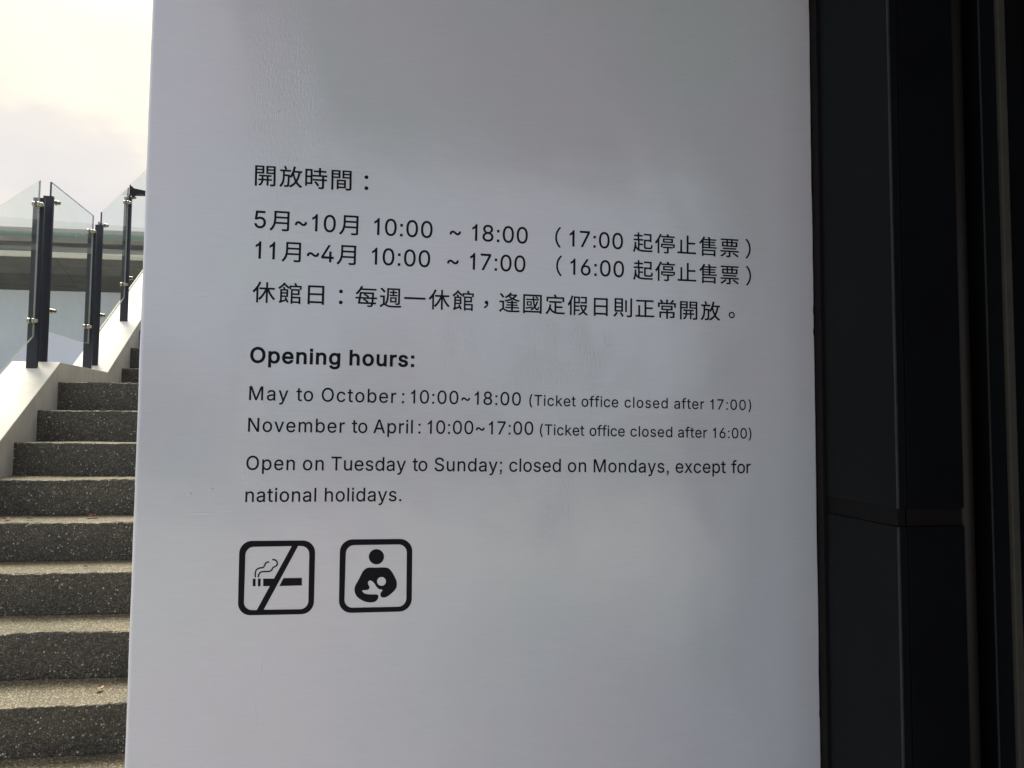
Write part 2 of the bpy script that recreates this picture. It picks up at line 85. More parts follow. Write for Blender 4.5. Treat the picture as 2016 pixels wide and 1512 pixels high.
GLYPHS = {
    '(': (273, '89,207 90,235 92,264 96,293 101,324 107,354 114,384 122,413 132,441 142,468 153,494 164,517 177,539 236,539 223,512 212,485 201,457 191,428 182,399 174,370 167,342 161,313 157,285 154,258 152,232 151,207 152,184 154,161 156,138 160,115 165,91 172,67 179,42 188,16 198,-10 209,-38 222,-66 236,-96 177,-96 156,-59 139,-21 124,16 111,55 102,93 95,131 90,169'),
    ')': (273, '37,-96 52,-66 64,-37 76,-9 86,18 95,44 102,69 108,93 113,116 117,139 120,162 121,184 122,207 121,232 119,258 116,285 112,313 106,342 99,370 91,399 82,428 73,457 62,485 50,512 37,539 97,539 109,517 121,494 131,468 142,441 151,413 159,384 167,354 173,323 178,293 181,264 183,235 184,207 183,168 178,130 171,92 161,53 149,15 134,-22 117,-59 97,-96'),
    ',': (198, '64,0 64,71 135,71 135,0 132,-36 119,-68 95,-96 66,-108 49,-82 74,-70 90,-50 98,-26 100,0'),
    '.': (198, '64,0 64,71 135,71 135,0'),
    '0': (453, '227,-7 199,-5 174,1 151,11 130,24 111,41 95,62 80,86 69,113 60,144 53,178 49,214 48,254 49,294 53,330 60,364 69,395 81,422 95,447 112,467 130,484 151,498 174,508 200,514 227,516 254,514 279,508 302,498 323,484 342,467 358,447 372,422 384,395 393,364 400,330 404,294 405,254 404,214 400,178 393,144 384,113 373,86 359,62 342,41 323,24 302,11 279,1 254,-5|227,50 245,51 261,56 276,63 290,74 303,87 313,103 323,122 330,144 336,168 340,194 343,223 344,254 343,285 340,314 336,341 330,365 323,387 313,405 303,422 290,435 276,446 261,453 245,458 227,460 209,458 192,453 177,446 163,435 151,422 140,405 131,387 123,365 117,341 113,314 110,285 109,254 110,223 113,194 117,168 123,144 131,122 140,103 151,87 163,74 177,63 192,56 209,51'),
    '1': (396, '276,509 276,0 213,0 213,398 196,383 173,368 146,354 120,343 120,404 158,424 190,449 214,476 233,512 276,512'),
    '2': (453, '64,0 64,47 234,229 282,282 291,294 299,305 305,316 311,327 315,337 318,348 320,360 320,371 319,385 317,397 313,408 308,419 301,428 293,436 283,443 273,449 262,454 250,457 237,459 224,460 209,459 196,457 184,453 172,447 162,441 153,433 145,424 139,413 134,402 130,390 128,376 127,362 66,362 67,384 71,405 77,424 86,442 98,459 111,473 126,486 143,496 162,505 182,511 203,514 225,516 247,514 268,511 288,505 306,497 323,486 337,474 350,461 361,445 370,428 376,411 380,392 381,372 380,358 378,345 375,331 371,318 365,304 357,290 347,275 336,259 267,180 153,60 153,57 389,57 389,0'),
    '3': (453, '218,-7 195,-6 173,-3 152,2 133,10 114,19 98,30 83,43 70,57 60,74 52,91 46,111 44,132 109,132 111,119 115,107 120,97 126,87 134,78 144,71 154,64 165,59 178,55 191,52 204,50 219,50 234,51 248,53 262,56 275,61 287,67 297,74 307,83 315,93 321,104 325,116 328,130 329,145 328,158 326,172 322,184 316,196 308,207 299,217 288,226 275,234 260,240 242,244 223,247 201,248 157,248 157,299 288,448 288,452 70,452 70,509 372,509 372,461 211,278 211,289 239,290 264,288 287,284 308,276 327,265 344,253 359,239 371,222 381,205 387,186 392,166 393,145 392,123 387,103 380,84 370,66 358,50 344,36 327,23 309,12 288,4 266,-2 243,-6'),
    '4': (453, '40,105 40,158 247,509 311,509 109,166 109,163 413,163 413,105|282,0 282,121 282,146 282,318 343,318 343,0'),
    '5': (453, '221,-7 199,-6 178,-2 159,3 140,11 123,21 108,32 94,45 83,60 73,76 66,93 62,111 60,130 122,130 124,119 127,108 132,98 138,89 145,80 154,73 163,66 173,60 184,56 196,52 208,50 221,50 236,51 250,53 264,58 276,64 288,72 298,82 307,92 314,104 320,117 324,131 327,146 328,162 327,178 324,193 320,208 314,221 306,233 297,244 286,254 275,262 262,269 248,273 233,276 218,277 205,276 192,275 180,272 167,268 156,264 145,258 136,252 128,246 67,253 96,509 366,509 366,452 151,452 134,301 136,301 145,308 155,315 166,320 178,325 190,329 203,331 216,333 229,334 247,333 263,330 279,326 294,321 308,314 321,306 334,296 345,285 355,273 364,260 372,246 379,231 384,215 388,199 390,181 391,163 390,139 385,117 379,95 369,76 357,57 343,41 327,27 309,15 289,6 268,-1 245,-5'),
    '6': (453, '226,-7 203,-5 182,-1 161,5 142,15 125,26 109,40 96,56 84,74 75,94 69,115 65,138 64,162 65,180 68,199 73,219 80,239 89,261 102,285 118,311 137,340 252,509 322,509 151,261 145,261 149,268 154,275 159,281 165,288 172,293 179,299 187,303 196,307 205,310 214,312 224,314 235,314 257,313 278,309 298,303 316,295 332,284 346,271 359,257 370,240 378,221 384,201 388,180 389,157 388,134 384,112 377,92 368,73 356,55 343,39 327,26 310,14 291,5 271,-2 249,-6|226,48 241,49 254,52 267,56 279,63 289,70 299,79 307,90 314,101 320,114 324,128 327,142 327,157 327,173 324,187 320,201 314,213 307,225 299,235 289,244 279,251 267,258 254,262 241,264 226,265 212,264 198,262 186,258 174,252 163,244 153,235 145,225 138,214 132,201 128,188 126,174 125,158 126,143 128,128 132,114 138,102 145,90 153,79 163,70 174,63 186,56 198,52 212,49'),
    '7': (453, '97,0 323,448 323,452 62,452 62,509 391,509 391,449 165,0'),
    '8': (453, '226,-7 201,-6 178,-2 156,3 136,11 117,21 101,33 86,47 74,62 64,78 57,96 53,115 52,135 53,151 55,166 59,181 65,195 72,208 81,220 90,231 101,241 113,249 125,256 139,261 153,265 153,267 135,273 119,282 105,293 93,308 83,324 76,342 72,360 70,380 72,399 75,417 82,434 90,450 101,464 114,477 129,488 146,498 164,506 184,511 204,514 226,516 248,514 269,511 288,506 306,498 323,488 337,477 350,464 361,450 370,434 377,417 380,399 382,380 380,361 376,342 369,324 359,308 347,293 333,282 318,273 300,267 300,265 314,261 327,256 339,249 351,241 362,231 372,220 380,208 387,195 393,181 397,166 400,151 401,135 399,115 395,96 388,78 378,62 366,47 352,33 335,21 317,11 296,3 275,-2 251,-6|226,49 243,50 258,52 272,55 285,60 296,66 307,74 315,82 323,91 329,102 333,113 336,126 337,139 336,152 333,165 329,177 322,189 314,199 305,208 295,216 283,223 270,228 256,232 242,234 226,235 211,234 196,232 182,228 169,223 157,216 147,208 138,199 130,189 123,177 119,165 116,152 115,139 116,126 119,113 123,102 129,91 136,82 145,74 156,66 167,60 180,55 195,52 210,50|226,290 239,290 252,292 263,296 274,300 284,306 293,313 300,321 307,330 312,341 316,351 318,363 319,376 318,388 316,399 313,410 308,420 301,429 294,437 285,444 275,449 264,454 252,457 240,459 226,460 213,459 200,457 188,454 177,449 167,444 159,437 151,429 145,420 139,410 136,399 134,388 133,376 134,363 136,351 139,341 145,330 151,321 159,313 168,306 178,300 189,296 201,292 213,290'),
    '9': (453, '226,516 249,514 271,510 291,503 310,494 328,482 343,468 356,452 368,434 377,414 384,393 388,371 389,347 388,328 385,309 380,290 373,270 363,248 350,224 334,197 315,168 200,0 130,0 301,248 307,248 303,240 299,234 294,227 287,221 281,215 273,210 265,206 257,202 248,199 238,196 228,195 218,195 195,196 175,199 155,206 137,214 121,225 106,237 94,252 83,269 74,287 68,307 65,329 64,352 65,375 69,397 75,417 85,436 96,454 110,469 125,483 143,494 162,504 182,510 203,514|226,460 212,459 199,457 186,452 174,446 163,438 154,429 145,419 138,407 133,395 129,381 126,367 125,352 126,336 129,322 133,308 138,295 145,284 154,274 163,265 174,257 186,251 199,247 212,244 226,243 240,244 254,247 267,251 279,257 289,265 299,273 307,284 314,295 320,308 324,321 327,335 327,350 327,366 324,381 320,394 314,407 307,419 299,429 290,438 279,446 267,452 254,457 241,459'),
    ':': (198, '64,0 64,71 135,71 135,0|64,302 64,373 135,373 135,302'),
    ';': (198, '64,0 64,71 135,71 135,0 132,-36 119,-68 95,-96 66,-108 49,-82 74,-70 90,-50 98,-26 100,0|64,302 64,373 135,373 135,302'),
    'A': (480, '16,0 201,509 276,509 463,0 395,0 287,302 264,372 232,478 245,478 213,371 191,302 85,0|110,142 110,199 370,199 370,142'),
    'M': (628, '60,0 60,509 152,509 277,187 287,159 299,123 311,84 322,49 307,49 318,83 330,121 342,158 352,187 476,509 568,509 568,0 504,0 504,291 504,327 505,369 506,413 507,457 513,457 498,409 482,363 467,322 456,291 342,0 286,0 170,291 159,321 145,361 129,408 112,457 119,457 120,416 121,372 122,328 122,291 122,0'),
    'N': (523, '60,0 60,509 136,509 343,183 363,151 388,107 414,55 405,54 401,108 399,157 399,195 399,509 463,509 463,0 387,0 202,290 177,331 148,381 108,452 119,454 122,384 124,328 125,291 125,0'),
    'O': (533, '267,-7 235,-5 205,1 177,11 150,25 126,42 105,63 86,88 70,115 57,146 48,179 42,215 40,254 42,293 48,329 57,362 70,393 86,421 105,445 126,466 150,484 177,498 205,508 235,514 267,516 299,514 329,508 357,498 384,484 408,466 429,445 448,421 464,393 477,362 486,329 491,293 493,254 491,215 486,179 477,146 464,115 448,88 429,63 408,42 384,25 357,11 329,1 299,-5|267,53 289,54 310,59 330,66 349,76 367,89 383,105 396,123 408,144 418,168 425,194 429,223 430,254 429,286 425,314 418,341 408,365 396,386 383,404 367,420 349,433 330,443 310,450 289,454 267,456 245,454 223,450 203,443 184,433 167,420 151,404 137,385 125,364 116,340 109,314 105,285 103,254 105,223 109,194 116,168 125,144 137,123 151,105 167,89 184,76 203,66 223,59 245,54'),
    'S': (447, '224,-9 197,-8 172,-4 149,1 128,9 108,19 91,31 76,45 64,60 54,77 46,96 41,115 38,137 104,137 107,123 110,110 116,98 123,88 132,79 142,71 154,64 166,59 180,55 194,52 209,50 224,49 241,50 257,52 272,55 286,60 299,66 311,74 321,82 329,92 336,102 341,114 345,126 346,139 345,151 342,161 338,171 332,179 325,186 316,193 307,199 296,205 245,222 184,239 154,249 128,260 105,274 86,289 71,307 60,326 54,348 52,372 53,393 58,413 65,431 75,448 87,463 102,476 119,488 138,498 158,506 180,511 203,514 227,516 252,514 275,511 296,505 316,498 334,488 351,476 365,463 377,449 387,433 394,415 399,397 401,378 337,378 334,396 326,412 316,426 302,437 286,447 267,453 247,457 225,459 209,458 194,456 180,452 167,448 156,442 145,435 136,427 129,418 123,409 118,398 116,387 115,376 116,363 119,352 124,342 131,334 139,326 148,319 158,313 169,308 212,293 264,279 312,264 324,258 336,252 347,245 359,238 369,229 379,220 387,209 395,198 401,185 405,171 407,155 408,139 407,118 403,99 396,81 386,64 374,48 360,34 343,21 323,11 302,2 278,-4 252,-8'),
    'T': (449, '32,452 32,509 417,509 417,452 257,452 257,0 193,0 193,452'),
    'a': (389, '160,-9 142,-8 126,-5 110,-1 94,5 80,12 68,22 57,32 48,45 40,58 35,73 31,90 30,108 31,123 34,138 38,150 43,161 50,171 58,179 67,187 78,193 89,199 100,203 112,207 125,211 178,220 234,227 244,228 252,230 259,232 265,235 270,238 273,243 275,248 276,255 276,257 275,268 273,279 271,288 267,297 262,304 256,311 248,317 240,322 230,326 220,329 208,330 196,331 183,330 171,329 159,326 149,322 140,318 132,313 124,307 118,301 112,294 107,288 103,281 100,274 41,291 48,308 57,322 67,335 79,346 91,355 104,364 118,370 133,375 148,379 163,382 179,384 194,384 239,379 251,376 263,372 275,367 286,360 296,353 306,343 315,333 322,320 329,306 333,290 336,272 337,251 337,0 277,0 277,52 272,52 252,25 244,18 236,12 226,6 215,1 203,-3 190,-6 176,-8|170,45 187,46 202,49 216,53 228,59 239,66 248,74 257,83 263,93 269,104 272,115 275,126 276,138 276,190 259,182 231,176 200,171 175,168 134,159 125,155 117,150 110,145 103,139 98,132 95,124 93,115 92,105 92,95 94,87 98,79 102,72 107,66 114,61 121,56 130,52 139,49 149,47 159,46'),
    'b': (424, '229,-8 213,-7 198,-5 184,-1 172,4 162,10 153,17 145,24 138,31 118,59 112,59 112,0 53,0 53,509 114,509 114,319 118,319 137,346 144,353 152,360 161,367 171,373 183,378 197,381 212,384 229,384 252,383 274,378 294,371 313,361 330,347 345,332 359,313 370,293 379,270 385,245 389,218 390,189 389,160 385,133 379,108 370,84 359,64 346,45 330,29 313,16 294,5 274,-2 252,-7|220,47 237,48 253,51 267,57 279,66 291,76 301,88 309,101 316,117 321,133 325,151 327,170 328,189 327,209 325,227 321,245 316,261 309,276 301,290 291,301 280,311 267,319 253,325 237,329 220,330 203,329 188,325 174,320 161,312 150,302 140,291 132,278 125,263 120,247 116,229 113,210 113,189 113,169 116,150 120,132 125,115 132,100 140,86 150,75 162,65 174,57 188,51 204,48'),
    'c': (396, '207,-8 182,-7 159,-2 137,6 117,16 98,30 82,46 68,64 56,85 46,108 40,133 36,159 34,187 36,216 40,243 46,268 56,291 68,312 82,330 98,346 117,360 137,371 159,378 182,383 207,384 221,384 234,383 247,380 260,377 272,373 284,368 295,362 305,356 315,349 324,341 332,332 340,322 347,312 353,301 358,289 362,277 303,262 290,289 270,311 242,325 207,330 189,329 173,325 158,319 145,310 134,300 124,287 115,274 108,258 103,242 99,224 97,206 96,187 97,169 99,151 103,134 108,117 115,102 124,89 134,76 145,66 158,57 173,51 189,48 207,46 243,52 271,66 292,89 304,117 363,102 359,90 354,78 348,67 341,56 334,46 325,37 316,29 306,21 296,15 285,9 273,4 261,-1 248,-4 235,-6 221,-8'),
    'd': (424, '195,-8 172,-7 151,-2 130,5 111,16 94,29 79,45 66,64 55,84 46,108 39,133 35,160 34,189 35,218 39,245 46,270 55,293 66,313 79,332 95,347 112,361 131,371 151,378 173,383 196,384 213,384 228,381 241,378 253,373 263,367 272,360 280,353 287,346 306,319 311,319 311,509 372,509 372,0 313,0 313,59 307,59 287,31 280,24 272,17 263,10 252,4 241,-1 227,-5 212,-7|205,47 221,48 236,51 250,57 263,65 274,75 284,86 293,100 299,115 305,132 309,150 311,169 312,189 311,210 309,229 305,247 300,263 293,278 284,291 275,302 263,312 251,320 237,325 221,329 205,330 187,329 172,325 157,319 145,311 133,301 124,290 115,276 108,261 103,245 99,227 97,209 96,189 97,170 99,151 103,133 109,117 115,101 124,88 134,76 145,66 158,57 172,51 188,48'),
    'e': (404, '212,-8 185,-7 161,-2 138,6 117,16 98,30 82,46 68,64 56,85 46,108 40,132 35,159 34,187 35,215 39,242 46,267 55,290 67,311 81,329 97,346 115,359 135,370 157,378 180,383 205,384 221,384 236,382 251,379 266,374 280,368 294,361 307,351 319,341 331,329 341,315 350,299 357,282 363,263 368,242 370,219 371,194 371,169 75,169 75,221 338,221 310,202 309,220 307,237 303,254 298,269 291,282 283,294 273,305 263,314 250,321 237,326 222,329 205,330 189,329 173,326 159,321 146,313 135,304 125,294 116,282 109,270 103,256 99,241 97,226 96,211 96,178 97,157 100,139 104,122 110,106 118,92 128,80 139,70 151,61 165,55 179,50 195,47 212,46 224,47 234,48 244,50 254,53 263,56 271,61 278,66 285,73 292,80 297,88 302,96 306,105 365,91 360,77 353,63 345,51 335,39 324,29 311,19 298,11 283,4 266,-1 249,-5 231,-7'),
    'f': (254, '228,379 228,327 6,327 6,379|81,0 81,432 82,447 84,461 89,474 96,486 104,496 113,505 124,513 135,519 148,524 161,527 174,529 187,530 222,527 243,521 227,468 215,472 195,474 182,473 171,470 162,466 154,460 149,452 145,443 142,431 142,419 142,0'),
    'g': (425, '207,-151 187,-150 168,-148 150,-144 134,-140 119,-134 105,-127 93,-119 82,-110 73,-101 64,-91 57,-80 51,-69 101,-41 122,-66 128,-72 136,-78 145,-83 154,-88 165,-92 178,-95 192,-97 207,-97 229,-96 249,-92 267,-85 282,-75 295,-62 304,-47 310,-28 311,-6 311,68 306,68 287,41 280,34 272,28 263,21 252,16 241,11 227,8 212,5 195,5 173,6 152,10 132,17 113,27 95,39 80,53 67,71 55,90 46,112 39,136 35,163 34,191 35,220 39,246 46,271 55,293 66,314 80,332 95,347 112,361 131,371 152,378 173,383 196,384 213,384 228,382 242,378 253,373 264,367 273,360 281,353 288,346 308,319 313,319 313,379 372,379 372,-9 371,-32 367,-54 360,-73 350,-90 338,-104 324,-117 308,-127 291,-136 271,-142 251,-147 229,-150|205,59 222,60 237,63 251,68 264,75 275,84 285,95 293,107 300,121 305,137 309,154 312,172 312,193 312,212 309,231 305,248 300,264 293,278 285,291 275,303 264,312 251,320 237,325 222,329 205,330 188,329 172,325 158,320 145,312 134,302 124,290 115,277 109,262 103,246 99,229 97,212 96,193 97,173 99,155 103,138 109,123 116,108 124,96 134,85 145,76 158,68 172,63 188,60'),
    'h': (410, '114,227 114,0 53,0 53,509 114,509 114,287 102,287 112,312 124,332 137,349 152,362 169,372 187,379 207,383 227,384 246,383 264,380 280,376 295,369 309,360 321,349 332,336 341,321 348,304 353,285 356,264 357,240 357,0 296,0 296,235 295,256 290,275 283,291 273,304 260,315 246,323 229,328 210,329 197,328 184,326 172,322 161,317 150,311 141,303 133,293 126,283 121,271 117,257 114,243'),
    'i': (158, '49,0 49,375 110,375 110,0|49,437 49,509 110,509 110,437'),
    'k': (381, '110,137 110,212 121,212 284,379 360,379 184,199 177,199|53,0 53,509 114,509 114,0|294,0 148,186 191,229 372,0'),
    'l': (158, '49,0 49,509 110,509 110,0'),
    'm': (610, '53,0 53,379 112,379 112,295 108,295 112,310 118,323 125,335 132,346 141,355 151,363 161,370 172,376 183,380 195,384 207,386 219,386 239,385 257,380 273,372 287,361 299,347 309,331 316,314 321,295 312,295 317,308 322,321 329,332 337,343 347,353 357,361 368,369 381,375 394,380 407,383 422,385 437,386 453,385 468,383 483,378 497,372 510,364 522,354 532,342 541,328 548,313 553,296 556,276 557,255 557,0 496,0 496,254 494,273 490,289 483,302 473,313 460,321 447,326 433,329 419,330 406,330 395,328 384,324 374,320 365,314 358,307 351,299 345,290 341,280 338,270 336,259 335,247 335,0 274,0 274,260 273,275 269,288 262,301 253,311 242,320 229,326 215,329 199,330 188,330 178,328 168,325 158,320 148,314 140,307 132,299 126,289 121,278 117,266 114,253 114,238 114,0'),
    'n': (410, '114,227 114,0 53,0 53,379 112,379 112,287 102,287 112,312 124,332 137,349 152,362 169,372 187,379 207,383 227,384 246,383 264,380 280,376 295,369 309,360 321,349 332,336 341,321 348,304 353,285 356,264 357,240 357,0 296,0 296,235 295,256 290,275 283,291 273,304 260,315 246,323 229,328 210,329 197,328 184,326 172,322 161,317 150,311 141,303 133,293 126,283 121,271 117,257 114,243'),
    'o': (415, '207,-8 182,-7 159,-2 137,6 117,16 98,30 82,46 68,64 56,85 46,108 40,133 36,159 34,187 36,216 40,243 46,268 56,291 68,312 82,330 98,346 117,360 137,371 159,378 182,383 207,384 233,383 256,378 278,371 299,360 317,346 333,330 347,312 359,291 369,268 376,243 380,216 381,187 380,159 376,133 369,108 359,85 347,64 333,46 317,30 299,16 278,6 256,-2 233,-7|207,46 226,48 242,51 257,57 270,66 282,76 292,89 300,102 307,117 312,134 316,151 318,169 319,187 318,206 316,224 312,242 307,258 300,274 292,287 282,300 270,310 257,319 242,325 226,329 207,330 189,329 173,325 158,319 145,310 134,300 124,287 115,274 108,258 103,242 99,224 97,206 96,187 97,169 99,151 103,134 108,117 115,102 124,89 134,76 145,66 158,57 173,51 189,48'),
    'p': (424, '53,-143 53,379 112,379 112,319 118,319 137,346 144,353 152,360 161,367 171,373 183,378 197,381 212,384 229,384 252,383 274,378 294,371 313,361 330,347 345,332 359,313 370,293 379,270 385,245 389,218 390,189 389,160 385,133 379,108 370,84 359,64 346,45 330,29 313,16 294,5 274,-2 252,-7 229,-8 213,-7 198,-5 184,-1 173,4 162,10 153,17 145,24 138,31 118,59 114,59 114,-143|220,47 237,48 253,51 267,57 279,66 291,76 301,88 309,101 316,117 321,133 325,151 327,170 328,189 327,209 325,227 321,245 316,261 309,276 301,290 291,301 280,311 267,319 253,325 237,329 220,330 203,329 188,325 174,320 161,312 150,302 140,291 132,278 125,263 120,247 116,229 113,210 113,189 113,169 116,150 120,132 125,115 132,100 140,86 150,75 162,65 174,57 188,51 204,48'),
    'r': (259, '53,0 53,379 112,379 112,321 115,321 122,335 130,347 140,358 152,367 166,375 181,380 196,384 213,385 229,384 243,384 243,322 230,324 207,326 194,325 182,323 170,319 159,315 149,309 140,301 132,293 126,284 121,273 117,262 114,250 114,237 114,0'),
    's': (365, '182,-8 163,-7 145,-5 128,-2 112,3 98,10 84,18 72,27 62,38 53,50 45,63 40,78 36,94 94,107 99,92 105,79 114,69 124,60 136,54 150,49 165,46 181,45 200,46 217,50 232,55 244,62 255,71 262,81 267,91 268,103 267,112 265,121 260,129 254,136 246,142 237,147 225,151 212,155 149,170 125,177 104,186 87,196 72,208 61,222 53,237 48,255 47,274 48,290 51,305 57,319 65,332 75,343 87,354 100,363 115,370 131,377 149,381 167,384 187,384 206,384 223,381 239,378 254,372 267,366 279,358 290,349 299,339 307,328 314,316 319,303 324,290 268,277 264,288 258,298 251,307 243,316 232,323 219,328 205,331 187,333 171,332 156,329 143,324 131,317 121,308 114,299 110,289 109,277 110,267 112,258 117,250 124,243 133,237 144,232 157,227 172,223 229,209 254,202 275,194 292,183 306,171 317,158 325,142 330,125 331,107 330,90 326,75 321,61 312,47 302,35 290,24 276,15 260,6 242,0 223,-5 203,-7'),
    't': (227, '204,379 204,327 6,327 6,379|65,471 126,471 126,98 127,86 128,76 132,68 136,61 142,56 150,53 159,51 170,50 185,51 202,54 213,2 192,-3 168,-4 145,-3 125,2 107,10 92,21 80,35 72,52 67,71 65,93'),
    'u': (410, '182,-5 164,-4 146,-1 130,4 115,11 101,20 89,31 78,44 69,59 62,76 57,95 54,116 53,139 53,379 114,379 114,144 115,123 119,105 127,89 137,75 150,64 164,56 181,52 200,50 213,51 226,53 238,57 249,62 259,69 268,77 276,86 283,97 289,109 293,122 295,137 296,153 296,379 357,379 357,0 298,0 298,92 307,92 297,67 286,47 272,30 257,17 240,7 222,0 203,-4'),
    'v': (389, '163,0 17,379 84,379 165,155 187,87 206,21 184,21 203,87 224,155 305,379 371,379 226,0'),
    'x': (379, '21,0 171,218 171,171 29,379 100,379 147,306 179,253 207,206 175,206 202,253 233,306 282,379 352,379 209,169 209,214 358,0 287,0 231,85 200,136 173,182 205,182 178,136 148,85 91,0'),
    'y': (389, '47,-139 61,-86 71,-87 80,-89 88,-90 96,-90 104,-89 111,-87 118,-84 124,-80 130,-74 136,-67 141,-58 146,-48 151,-36 163,-1 17,379 84,379 165,155 187,87 206,21 184,21 202,87 224,155 305,379 371,379 204,-58 198,-72 191,-85 184,-97 177,-107 168,-116 159,-124 150,-130 139,-136 128,-140 117,-143 104,-145 91,-145 65,-143'),
    '~': (453, '52,150 53,170 55,188 60,204 66,218 73,230 82,240 92,248 103,255 115,260 127,263 139,266 151,266 164,266 175,264 187,260 197,256 208,249 220,241 232,232 246,221 275,198 280,196 286,193 292,192 299,192 309,193 318,196 325,201 332,207 338,216 341,226 344,239 344,253 400,253 400,233 397,215 393,199 386,185 379,173 370,163 360,155 349,148 338,143 326,139 314,137 301,137 288,137 276,139 265,143 254,148 243,154 232,162 219,171 207,182 177,204 172,207 166,209 160,210 154,210 144,209 136,207 128,202 121,196 115,188 111,178 109,165 108,150'),
}
# ---------------------------------------------------------------- helpers
C = scene.collection
rnd = random.Random(7)

def link(o, parent=None):
    C.objects.link(o)
    if parent: o.parent = parent
    return o
def thing(name, label, cat, loc=(0, 0, 0), group=None):
    o = bpy.data.objects.new(name, None); o.location = loc
    C.objects.link(o); o['label'] = label; o['category'] = cat
    if group: o['group'] = group
    return o
def tag(o, label, cat, group=None):
    o['label'] = label; o['category'] = cat
    if group: o['group'] = group
    return o
def mesh_obj(name, verts, faces, mat, parent=None, label=None, smooth=False, kind=None):
    me = bpy.data.meshes.new(name); me.from_pydata([tuple(v) for v in verts], [], faces)
    bm = bmesh.new(); bm.from_mesh(me); bmesh.ops.recalc_face_normals(bm, faces=bm.faces); bm.to_mesh(me); bm.free()
    if smooth: me.polygons.foreach_set('use_smooth', [True] * len(me.polygons))
    me.materials.append(mat); me.update()
    o = bpy.data.objects.new(name, me); link(o, parent)
    if parent is not None and parent.location.length > 0:
        o.matrix_parent_inverse = Matrix.Translation(parent.location).inverted()
    if label: o['label'] = label
    if kind: o['kind'] = kind
    return o
BF = [(0, 1, 2, 3), (7, 6, 5, 4), (0, 4, 5, 1), (1, 5, 6, 2), (2, 6, 7, 3), (3, 7, 4, 0)]
def prism(poly, vec):
    """closed prism: list of Vectors extruded along vec"""
    n = len(poly); v = list(poly) + [p + vec for p in poly]
    f = [tuple(range(n)), tuple(range(2 * n - 1, n - 1, -1))] + [(i, i + n, (i + 1) % n + n, (i + 1) % n) for i in range(n)]
    return v, f
def box(x0, x1, y0, y1, z0, z1):
    return prism([Vector((x0, y0, z0)), Vector((x1, y0, z0)), Vector((x1, y1, z0)), Vector((x0, y1, z0))], Vector((0, 0, z1 - z0)))
def bevel(o, w, seg=2):
    bm = bmesh.new(); bm.from_mesh(o.data)
    bmesh.ops.bevel(bm, geom=list(bm.edges), offset=w, segments=seg, profile=.6, affect='EDGES', clamp_overlap=True)
    bm.to_mesh(o.data); bm.free(); return o
def cyl(p0, p1, r, n=16, r1=None):
    p0 = Vector(p0); p1 = Vector(p1); ax = (p1 - p0).normalized(); r1 = r if r1 is None else r1
    u = ax.orthogonal().normalized(); w = ax.cross(u)
    a = [2 * math.pi * i / n for i in range(n)]
    v = [p0 + (u * math.cos(t) + w * math.sin(t)) * r for t in a] + [p1 + (u * math.cos(t) + w * math.sin(t)) * r1 for t in a]
    f = [tuple(range(n - 1, -1, -1)), tuple(range(n, 2 * n))] + [(i, (i + 1) % n, (i + 1) % n + n, i + n) for i in range(n)]
    return v, f
def join(*parts):
    V, F = [], []
    for v, f in parts:
        k = len(V); V += list(v); F += [tuple(i + k for i in q) for q in f]
    return V, F

# ---------------------------------------------------------------- materials
def new_mat(name):
    mt = bpy.data.materials.new(name); mt.use_nodes = True
    n = mt.node_tree; b = n.nodes['Principled BSDF']
    return mt, n, b
def N(n, t, **kw):
    o = n.nodes.new(t)
    for k, v in kw.items():
        if k in o.inputs: o.inputs[k].default_value = v
        else: setattr(o, k, v)
    return o
def coords(n, scale=(1, 1, 1), rot=(0, 0, 0)):
    t = n.nodes.new('ShaderNodeTexCoord'); mpp = n.nodes.new('ShaderNodeMapping')
    mpp.inputs['Scale'].default_value = scale; mpp.inputs['Rotation'].default_value = rot
    n.links.new(t.outputs['Object'], mpp.inputs[0]); return mpp.outputs[0]
def noise_n(n, vec, scale, detail=4, rough=.5):
    o = N(n, 'ShaderNodeTexNoise'); o.inputs['Scale'].default_value = scale; o.inputs['Detail'].default_value = detail; o.inputs['Roughness'].default_value = rough
    n.links.new(vec, o.inputs['Vector']); return o.outputs['Fac']
def cramp(n, fac, stops):
    o = n.nodes.new('ShaderNodeValToRGB'); e = o.color_ramp.elements
    e[0].position = stops[0][0]; e[0].color = tuple(stops[0][1]) + (1,)
    e[1].position = stops[-1][0]; e[1].color = tuple(stops[-1][1]) + (1,)
    for p, c in stops[1:-1]:
        k = e.new(p); k.color = tuple(c) + (1,)
    n.links.new(fac, o.inputs[0]); return o.outputs[0]
def mathn(n, op, a, b=None, c=None):
    o = n.nodes.new('ShaderNodeMath'); o.operation = op
    for i, x in enumerate((a, b, c)):
        if x is None: continue
        if isinstance(x, (int, float)): o.inputs[i].default_value = x
        else: n.links.new(x, o.inputs[i])
    return o.outputs[0]
def mixc(n, fac, a, b, mode='MIX'):
    o = n.nodes.new('ShaderNodeMix'); o.data_type = 'RGBA'; o.blend_type = mode
    for s, x in ((0, fac), (6, a), (7, b)):
        if isinstance(x, (int, float)): o.inputs[s].default_value = x
        elif isinstance(x, tuple): o.inputs[s].default_value = x + (1,) if len(x) == 3 else x
        else: n.links.new(x, o.inputs[s])
    return o.outputs[2]
def bump(n, b, h, strength=.3, dist=.001, prev=None):
    o = n.nodes.new('ShaderNodeBump'); o.inputs['Strength'].default_value = strength; o.inputs['Distance'].default_value = dist
    n.links.new(h, o.inputs['Height'])
    if prev is not None: n.links.new(prev, o.inputs['Normal'])
    n.links.new(o.outputs[0], b.inputs['Normal']); return o.outputs[0]

